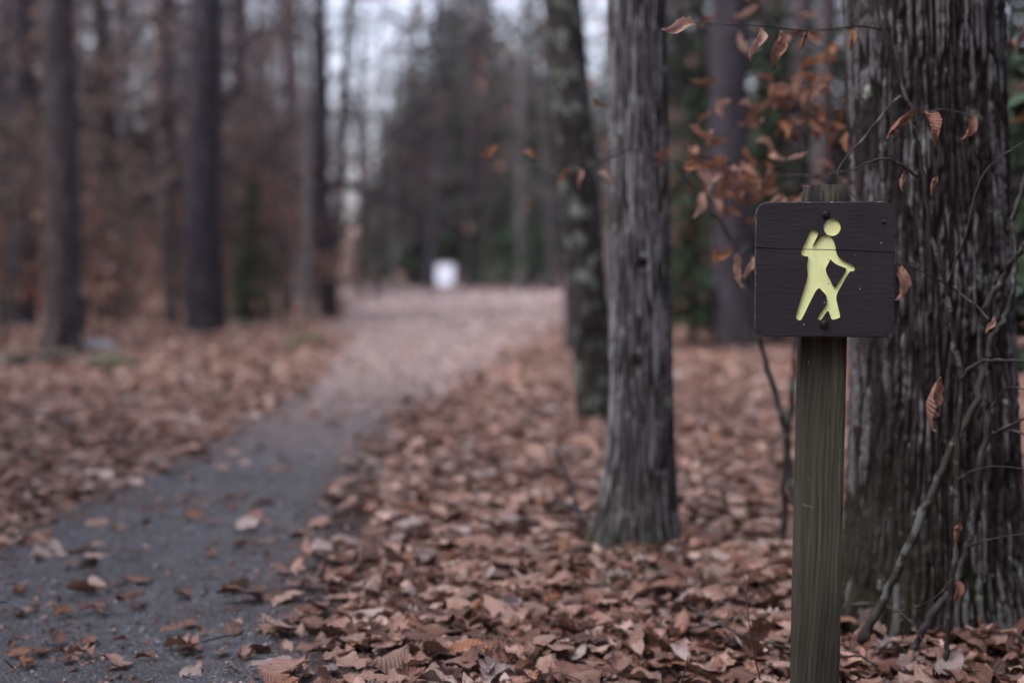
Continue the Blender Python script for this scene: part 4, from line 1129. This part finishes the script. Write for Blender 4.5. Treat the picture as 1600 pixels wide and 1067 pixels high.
# unseen wood behind and beside the viewer, added dense to block low sky light
def unseen_shade_woods():
    r = np.random.default_rng(78); mb = MB(); n = 0
    while n < 290:
        a = r.uniform(0, 2 * pi); d = 4.5 + 26 * r.random() ** 0.8; x, y = d * cos(a), d * sin(a)
        if y > 0 and abs(x) < 0.46 * y + 2.2: continue
        if y <= 0 and abs(x + 1.0) < 1.6: continue
        n += 1
        h = r.uniform(9, 16); z = gz(x, y); r0 = r.uniform(0.06, 0.2); lx, ly = r.normal(0, 0.03, 2)
        pts = np.array([(x + lx * t * h, y + ly * t * h, z - 0.2 + t * h) for t in np.linspace(0, 1, 7)])
        mb.tube(pts, np.linspace(r0, r0 * 0.3, 7), 7, cap=False)
        for k in range(14):
            t = r.uniform(0.15, 1); p = pts[0] + (pts[-1] - pts[0]) * t; b = r.uniform(0, 6.28); L = r.uniform(0.8, 2.4) * (1.2 - t)
            mb.tube(np.array([p, p + np.array([cos(b), sin(b), 0.3]) * L * 0.5, p + np.array([cos(b), sin(b), 0.5]) * L]), [r0 * 0.3, r0 * 0.2, r0 * 0.06], 3, cap=False)
        P = pts[0] + (pts[-1] - pts[0]) * r.uniform(0.05, 0.8, (40, 1))
        leaf_quads(mb, r, P, 190, 0.50, 0.75, 2 if r.random() < 0.6 else 1, np.array([(0.036, 0.05, 0.032), (0.10, 0.065, 0.05)]))
    tag(mb.build('unseen_shade_woods', [M['bark_far'], M['leaf_hang'], M['needle']]), 'unseen dense wood around the viewer, added to block sky light', 'woods', kind='stuff')
unseen_shade_woods()

# ------------------------------------------------------------------ saplings and twigs near the sign
def pts_of(L): return [world_pt(*p) for p in L]
def on_ground(px, d):
    w = world_pt(px, 420, d); return (w.x, d, gz(w.x, d))

def hang(parent, px, py, d, size, direc, k=0, c=0, roll=None, inv=None):
    """one dry leaf, its stalk end at the given place, pointing along direc"""
    o = bpy.data.objects.new('leaf', leaf_mesh(k, c, 'leaf_hang'))
    y = Vector(direc).normalized(); zz = Vector((0.3, -1, 0.35)) if roll is None else Vector(roll)
    x = y.cross(zz).normalized(); zz = x.cross(y).normalized()
    m = Matrix((x, y, zz)).transposed().to_4x4()
    o.matrix_world = Matrix.Translation(world_pt(px, py, d)) @ m @ Matrix.Scale(size, 4) @ Matrix.Translation((0, 0.5, 0))
    link(o, parent); o.matrix_parent_inverse = parent.matrix_world.inverted()
    return o

def twig(parent, name, L, r0, r1, mat, n=6, k=6):
    pts = catmull(pts_of(L), k); jit = np.random.default_rng(int(abs(L[0][0] * 7 + L[-1][1])))
    pts = pts + jit.normal(0, r0 * 0.25, pts.shape)
    rad = np.linspace(r0, r1, len(pts)) * (1 + 0.10 * jit.normal(size=len(pts)))
    b = MB(); b.tube(pts, np.abs(rad), n); o = b.build(name, [M[mat]], parent)
    return o

def sapling_root(name, label, px, d, cat='sapling'):
    g = on_ground(px, d); o = bpy.data.objects.new(name, None); link(o); tag(o, label, cat); return o

# slender sapling in front of the furrowed tree, with hanging leaves
S = sapling_root('slender_sapling', 'slender olive sapling rising in front of the furrowed trunk with few hanging leaves', 1480, 3.1)
twig(S, 'stem', [(1476, 1040, 3.12), (1482, 985, 3.12), (1492, 850, 3.11), (1497, 700, 3.1), (1502, 595, 3.1), (1492, 545, 3.1), (1486, 500, 3.1), (1478, 445, 3.1), (1458, 385, 3.1), (1449, 320, 3.1), (1437, 235, 3.1), (1418, 155, 3.1), (1392, 80, 3.1), (1374, 0, 3.1), (1365, -60, 3.1)], 0.0072, 0.0034, 'twig_green', 8)
twig(S, 'branch', [(1377, 46, 3.1), (1340, 42, 3.08), (1270, 48, 3.05), (1200, 42, 3.03), (1130, 38, 3.0), (1085, 37, 2.98)], 0.0022, 0.0009, 'twig_dark')
twig(S, 'branch', [(1406, 150, 3.1), (1385, 172, 3.08), (1350, 215, 3.05), (1320, 250, 3.03), (1308, 272, 3.0), (1325, 295, 2.98), (1342, 315, 2.96)], 0.0026, 0.0012, 'twig_dark')
twig(S, 'branch', [(1433, 277, 3.1), (1408, 258, 3.07), (1375, 248, 3.03), (1330, 266, 3.2), (1260, 274, 3.5), (1180, 272, 3.8)], 0.0035, 0.0010, 'twig_grey')
twig(S, 'branch', [(1426, 193, 3.1), (1460, 172, 3.05), (1500, 175, 3.05), (1530, 178, 3.05)], 0.0020, 0.0008, 'twig_grey')
twig(S, 'branch', [(1482, 447, 3.1), (1492, 410, 3.07), (1508, 370, 3.05), (1530, 285, 3.03), (1560, 248, 3.03), (1605, 220, 3.03)], 0.0030, 0.0010, 'twig_grey')
twig(S, 'branch', [(1398, 411, 3.0), (1430, 420, 3.05), (1480, 445, 3.1), (1525, 478, 3.1), (1545, 500, 3.08)], 0.0016, 0.0028, 'twig_grey')
twig(S, 'branch', [(1502, 595, 3.1), (1520, 572, 3.07), (1555, 562, 3.05), (1605, 566, 3.03)], 0.0048, 0.0028, 'twig_dark')
twig(S, 'branch', [(1492, 752, 3.11), (1520, 735, 3.05), (1560, 728, 3.0), (1610, 735, 2.95)], 0.0022, 0.0009, 'twig_grey')
twig(S, 'branch', [(1488, 905, 3.1), (1465, 930, 3.0), (1438, 945, 2.95), (1395, 957, 2.9)], 0.0024, 0.0012, 'twig_grey')
for a in [(1090, 37, 2.98, 0.074, (-1, 0, -0.10), 0, 8), (1192, 44, 3.03, 0.072, (-0.30, 0, -0.95), 1, 8), (1222, 48, 3.03, 0.082, (-0.12, 0.1, -1), 3, 3), (1262, 48, 3.05, 0.048, (-0.35, 0, -0.9), 5, 3), (1328, 44, 3.07, 0.05, (0.2, 0.1, -1), 7, 7),
          (1428, 172, 3.08, 0.085, (-0.75, 0, -0.8), 8, 3), (1448, 170, 3.05, 0.085, (0.35, -0.1, -0.95), 1, 3), (1526, 180, 3.05, 0.06, (-0.55, 0, -0.9), 0, 3), (1412, 268, 3.05, 0.042, (-0.1, 0, -1), 2, 1), (1462, 275, 3.05, 0.045, (-0.25, 0, -1), 5, 3),
          (1412, 415, 3.02, 0.075, (-0.16, 0, -1), 0, 1), (1554, 495, 3.06, 0.040, (-0.4, 0, -1), 3, 0), (1466, 588, 2.98, 0.115, (-0.10, 0, -1), 8, 1), (1498, 815, 3.02, 0.055, (-0.15, 0, -1), 5, 3), (1497, 905, 3.0, 0.055, (0.0, 0, -1), 1, 3)]:
    hang(S, *a[:5], k=a[5], c=a[6])
# crooked grey sapling at the right edge
S2 = sapling_root('crooked_sapling', 'crooked grey sapling at the right edge against the furrowed trunk', 1440, 3.15)
twig(S2, 'stem', [(1425, 1020, 3.2), (1455, 962, 3.19), (1492, 915, 3.18), (1514, 850, 3.17), (1530, 740, 3.16), (1548, 630, 3.15), (1544, 545, 3.15), (1572, 495, 3.15), (1582, 430, 3.15), (1586, 340, 3.15), (1604, 270, 3.15), (1622, 180, 3.15)], 0.0095, 0.0045, 'twig_grey', 8)
twig(S2, 'branch', [(1545, 645, 3.14), (1560, 618, 3.1), (1580, 605, 3.05), (1612, 610, 3.0)], 0.0028, 0.0014, 'twig_dark')
twig(S2, 'branch', [(1550, 678, 3.14), (1570, 668, 3.08), (1612, 650, 3.0)], 0.0036, 0.0020, 'twig_grey')
twig(S2, 'branch', [(1560, 672, 3.12), (1590, 675, 3.05), (1620, 690, 3.0)], 0.0030, 0.0018, 'twig_grey')
twig(S2, 'branch', [(1512, 855, 3.15), (1535, 845, 3.1), (1570, 838, 3.05), (1615, 832, 3.0)], 0.0030, 0.0013, 'twig_grey')
# slanting mossy sapling rooted left of it
S3 = sapling_root('slanting_sapling', 'slanting lichened sapling leaning right across the foot of the furrowed tree', 1372, 3.2)
twig(S3, 'stem', [(1345, 1000, 3.2), (1374, 945, 3.19), (1422, 850, 3.18), (1462, 755, 3.2), (1492, 690, 3.22), (1524, 632, 3.23), (1536, 560, 3.24), (1540, 485, 3.22), (1572, 425, 3.18), (1606, 375, 3.12), (1640, 310, 3.08)], 0.0105, 0.0060, 'twig_green', 9)
# blurred sapling between the grey tree and the sign
S4 = sapling_root('arching_sapling', 'blurred arching sapling between the grey tree and the sign', 1250, 4.0)
twig(S4, 'stem', [(1262, 915, 4.02), (1250, 860, 4.0), (1238, 760, 4.0), (1222, 660, 4.0), (1196, 560, 4.0), (1168, 445, 4.0), (1132, 360, 4.0), (1095, 308, 4.0), (1050, 262, 4.0), (985, 233, 4.02), (930, 245, 4.1)], 0.0110, 0.0020, 'twig_grey', 7)
twig(S4, 'branch', [(985, 233, 4.02), (900, 268, 4.1), (835, 262, 4.2), (770, 240, 4.3)], 0.0036, 0.0022, 'twig_grey')
twig(S4, 'branch', [(1150, 400, 4.0), (1190, 370, 4.05), (1240, 350, 4.2)], 0.0030, 0.0015, 'twig_grey')
twig(S4, 'branch', [(1168, 445, 4.0), (1150, 380, 3.8), (1175, 350, 3.7)], 0.0024, 0.0012, 'twig_grey')
rl = np.random.default_rng(31)
for a in [(1100, 300, 3.9, 0.075, (-0.4, 0, -1), 0, 8), (1115, 308, 3.95, 0.07, (0.4, 0, -1), 1, 9), (780, 228, 4.3, 0.065, (-0.8, 0, -0.4), 0, 7), (818, 236, 4.25, 0.05, (0.8, 0, -0.3), 3, 7), (890, 262, 4.1, 0.065, (-0.6, 0, -0.7), 5, 7), (905, 262, 4.1, 0.06, (0.1, 0, -1), 1, 8), (935, 268, 4.1, 0.06, (0.8, 0, -0.5), 7, 8), (1140, 385, 3.6, 0.06, (-0.6, 0, -0.95), 3, 7), (1150, 395, 3.45, 0.085, (0.15, 0, -1), 4, 0), (1178, 400, 3.4, 0.06, (-0.3, 0, -1), 1, 8), (1118, 385, 3.5, 0.05, (0.05, 0, -1), 8, 7), (925, 155, 4.6, 0.06, (0.6, 0, -0.5), 5, 7)]:
    hang(S4, *a[:5], k=a[5], c=a[6])
# copper leaved beech spray behind the sign
S5 = sapling_root('copper_beech_sapling', 'copper leaved beech sapling spreading level sprays behind the top of the sign', 1335, 4.3)
twig(S5, 'stem', [(1340, 870, 4.3), (1338, 760, 4.3), (1332, 640, 4.3), (1338, 500, 4.3), (1330, 380, 4.3), (1318, 260, 4.3), (1322, 120, 4.3), (1316, -20, 4.3)], 0.0125, 0.004, 'twig_grey', 7)
twig(S5, 'stem', [(1228, 880, 4.45), (1226, 740, 4.45), (1236, 620, 4.4), (1243, 540, 4.4), (1262, 430, 4.4), (1300, 330, 4.35)], 0.012, 0.004, 'twig_grey', 7)
for (L) in ([(1320, 300, 4.3), (1250, 268, 4.2), (1170, 262, 4.1), (1100, 245, 4.0), (1062, 236, 3.95)], [(1319, 230, 4.3), (1260, 180, 4.3), (1190, 175, 4.3), (1120, 172, 4.35)], [(1326, 340, 4.3), (1270, 318, 4.2), (1200, 290, 4.1), (1120, 280, 4.1)], [(1318, 200, 4.3), (1290, 150, 4.3), (1240, 140, 4.3)], [(1322, 120, 4.3), (1260, 60, 4.4), (1160, 20, 4.5), (1100, -10, 4.5)]):
    twig(S5, 'branch', L, 0.0035, 0.0010, 'twig_dark')
    C = catmull(pts_of(L), 8)
    upper = L[-1][1] < 0
    for j in range(10 if upper else 30):
        p = C[rl.integers(3, len(C))] + rl.normal(0, 0.040, 3)
        v = Vector(p)
        o = bpy.data.objects.new('leaf', leaf_mesh(int(rl.choice([0, 1, 3, 5, 7, 8])), int(rl.choice([0, 1, 3, 7, 7, 8, 9])), 'leaf_hang'))
        y = Vector((rl.normal(-0.4, 0.7), rl.normal(0, 0.5), rl.normal(-0.45, 0.4))).normalized(); zz = Vector((rl.normal(0, 0.5), -0.7, 0.8))
        x = y.cross(zz).normalized(); zz = x.cross(y).normalized()
        o.matrix_world = Matrix.Translation(v) @ Matrix((x, y, zz)).transposed().to_4x4() @ Matrix.Scale(float(rl.uniform(0.05, 0.095)), 4) @ Matrix.Translation((0, 0.5, 0))
        link(o, S5)
for a in [(1230, 250, 3.5, 0.055, (0.9, 0, 0.35), 8, 2), (1068, 258, 3.6, 0.06, (0.9, 0, -0.25), 0, 7), (1248, 555, 4.3, 0.075, (-0.4, 0, -1), 0, 7), (1258, 530, 4.3, 0.07, (0.3, 0, -1), 1, 7), (1338, 545, 4.2, 0.07, (0.2, 0, -1), 3, 7), (1330, 560, 4.2, 0.065, (-0.7, 0, -0.7), 5, 8)]:
    hang(S5, *a[:5], k=a[5], c=a[6])
# leaves at the far right edge
S6 = sapling_root('shaded_sapling', 'copper leaved sapling peeping out right of the furrowed tree', 1620, 4.6)
twig(S6, 'stem', [(1630, 840, 4.6), (1622, 600, 4.6), (1628, 300, 4.6), (1612, 0, 4.6)], 0.010, 0.004, 'twig_dark')
for i in range(16):
    hang(S6, rl.uniform(1568, 1640), rl.uniform(20, 330), rl.uniform(4.3, 4.8), rl.uniform(0.05, 0.08), (rl.normal(0, 0.8), rl.normal(0, 0.4), -0.6), int(rl.integers(0, 9)), int(rl.choice([3, 4, 7])))

# ------------------------------------------------------------------ things on the ground
def stick(name, label, L, r0, r1, mat, cat='stick', side=None):
    b = MB(); pts = catmull(pts_of(L), 6); j = np.random.default_rng(len(label)); pts = pts + j.normal(0, r0 * 0.3, pts.shape)
    b.tube(pts, np.linspace(r0, r1, len(pts)), 6)
    for s in (side or []): q = catmull(pts_of(s), 5); b.tube(q, np.linspace(r1 * 1.2, r1 * 0.6, len(q)), 5)
    return tag(b.build(name, [M[mat]]), label, cat)
def G(px, py, up=0.02):
    """a point on the ground for a pixel row, lifted a little"""
    d = 1889.0 / (py - 420.0); w = world_pt(px, py, d)
    return (px, py - up * F / d, d)
stick('fallen_twig', 'thin dark violet twig lying on leaves left of the sign post', [G(1075, 965, 0.03), G(1110, 990, 0.035), G(1160, 1012, 0.03), G(1240, 1030, 0.025)], 0.0028, 0.0016, 'twig_dark', side=[[G(1104, 985, 0.035), G(1128, 965, 0.04), G(1142, 945, 0.045)]])
stick('upright_shoot', 'upright red budded shoot growing beside the sign post', [(1188, 1062, 2.98), (1180, 1030, 2.98), (1173, 990, 2.98), (1167, 945, 2.98), (1163, 897, 2.98)], 0.0024, 0.0014, 'twig_red', 'shoot')
stick('grey_stick', 'bent grey stick leaning at the foot of the grey tree', [G(870, 790, 0.0), G(895, 815, 0.05), G(930, 842, 0.02)], 0.008, 0.005, 'twig_grey')
stick('pale_stick', 'pale thin stick slanting up left of the grey tree', [(868, 705, 4.75), (885, 745, 4.72), (905, 800, 4.68), (922, 836, 4.62)], 0.006, 0.008, 'twig_grey')
stick('fallen_twig', 'dark forked twig on the leaves right of the sign post', [G(1322, 965, 0.03), G(1370, 975, 0.05), G(1420, 1000, 0.05), G(1450, 1040, 0.03)], 0.003, 0.0016, 'twig_dark', side=[[G(1370, 975, 0.05), G(1350, 1005, 0.05), G(1335, 1035, 0.03)]])
stick('dead_twig', 'short dark twig at the bottom edge right of the post', [G(1318, 1040, 0.02), G(1345, 1048, 0.03), G(1372, 1056, 0.02)], 0.003, 0.002, 'twig_dark')
stick('short_shoot', 'short dark shoot at the bottom left of the post', [(1066, 1066, 2.93), (1071, 1045, 2.93), (1075, 1024, 2.93)], 0.002, 0.0012, 'twig_dark', 'shoot')

def rock(name, label, px, py, w, h, mat, seed):
    d = 1889.0 / (py - 420.0); p = world_pt(px, py, d)
    bm = bmesh.new(); bmesh.ops.create_icosphere(bm, subdivisions=3, radius=1)
    for v in bm.verts:
        n = float(noise3(v.co.x * 1.5 + seed, v.co.y * 1.5, v.co.z * 1.5)); v.co *= 1 + 0.45 * n
        v.co = Vector((v.co.x * w, v.co.y * w * 0.7, v.co.z * h))
    me = bpy.data.meshes.new(name); bm.to_mesh(me); bm.free(); me.materials.append(mat)
    for q in me.polygons: q.use_smooth = True
    o = link(bpy.data.objects.new(name, me)); o.location = (p.x, d, gz(p.x, d) + h * 0.3); return tag(o, label, 'rock')
def mat_rock(name, a, moss):
    t = NT(name); c = t.coord('Object'); n = t.noise(c, 6, 5, 0.65)
    col = t.mix(t.ramp(n, [(0.3, 0), (0.7, 1)]), [v * 0.5 for v in a], a)
    col = t.mix(t.ramp(t.noise(c, 4, 4, 0.7), [(0.6 - 0.25 * moss, 0), (0.7 - 0.2 * moss, 1)]), col, (0.05, 0.055, 0.025))
    t.bump(n, 0.8, 0.03); return t.base(col, 0.9, 0.2)
rock('mossy_rock', 'small mossy rock on the left verge of the far path', 478, 541, 0.20, 0.14, mat_rock('mossy_stone', (0.16, 0.15, 0.14), 1.0), 1)
rock('grey_rock', 'grey stone just right of the two toned trunk', 150, 552, 0.24, 0.13, mat_rock('grey_stone', (0.30, 0.30, 0.32), 0.1), 3)
rock('dark_rock', 'dark mossy stone in the leaves in front of the grey stone', 172, 578, 0.22, 0.12, mat_rock('dark_stone', (0.10, 0.09, 0.085), 0.7), 5)

def fallen_log():
    p = [world_pt(-140, 585, 12.0), world_pt(-20, 578, 12.2), world_pt(60, 572, 12.5), world_pt(125, 569, 12.8)]
    P = catmull(p, 8); P[:, 2] = [gz(a, b) + 0.06 for a, b in P[:, :2]]
    m = len(P); th = np.arange(18) * 2 * pi / 18; V, Q, T = tube_geo(P, np.linspace(0.095, 0.06, m), 18)
    V = V + 0.012 * np.stack([noise3(V[:, 0] * 9, V[:, 1] * 9, V[:, 2] * 9)] * 3, -1)
    me = mesh_np('fallen_log', V, Q, T, [M['bark_lichen']], None, True, {'ridge': np.clip(0.5 + noise3(V[:, 0] * 5, V[:, 1] * 14, V[:, 2] * 14), 0, 1)})
    tag(link(bpy.data.objects.new('fallen_log', me)), 'dark mossy log lying in the leaves at the left edge', 'log')
fallen_log()

def notice_board():
    d = 62.0; w = world_pt(695, 448, d); z = gz(w.x, d)
    root = empty('notice_board', (w.x, d, z)); tag(root, 'small white notice board standing at the far end of the path', 'notice board')
    def box(name, c, s, mat):
        bm = bmesh.new(); bmesh.ops.create_cube(bm, size=1)
        for v in bm.verts: v.co = Vector((v.co.x * s[0] + c[0], v.co.y * s[1] + c[1], v.co.z * s[2] + c[2]))
        bmesh.ops.bevel(bm, geom=bm.edges[:], offset=min(s) * 0.15, segments=1, affect='EDGES')
        me = bpy.data.meshes.new(name); bm.to_mesh(me); bm.free(); me.materials.append(mat); return link(bpy.data.objects.new(name, me), root)
    wh = mat_plain('white_panel', (0.50, 0.54, 0.63), 0.5, 0, 6, 0.12); gr = mat_plain('grey_timber', (0.20, 0.19, 0.17), 0.8, 0, 20)
    pn = box('panel', (0, 0, 0), (0.80, 0.04, 1.0), wh); pn.location = (0, -0.12, 0.62); pn.rotation_euler = (radians(-26), 0, 0)
    box('cap_rail', (0, 0.20, 1.10), (0.90, 0.16, 0.07), gr)
    for s in (-1, 1): box('post', (s * 0.34, 0.20, 0.44), (0.09, 0.09, 1.2), gr)
notice_board()

# ------------------------------------------------------------------ the damp air between the trees
def haze():
    bm = bmesh.new(); bmesh.ops.create_cube(bm, size=1)
    for v in bm.verts: v.co = Vector((v.co.x * 2200, 445 + v.co.y * 1000, 22 + v.co.z * 60))
    me = bpy.data.meshes.new('haze'); bm.to_mesh(me); bm.free()
    m = bpy.data.materials.new('damp_air'); m.use_nodes = True; n = m.node_tree.nodes; n.clear()
    out = n.new('ShaderNodeOutputMaterial'); v = n.new('ShaderNodeVolumePrincipled')
    v.inputs['Color'].default_value = (0.86, 0.87, 0.93, 1); v.inputs['Density'].default_value = 0.0003; v.inputs['Anisotropy'].default_value = 0.2
    m.node_tree.links.new(v.outputs[0], out.inputs['Volume']); me.materials.append(m)
    tag(link(bpy.data.objects.new('haze', me)), 'thin damp dusk haze among the far trees', 'haze', kind='stuff')
haze()
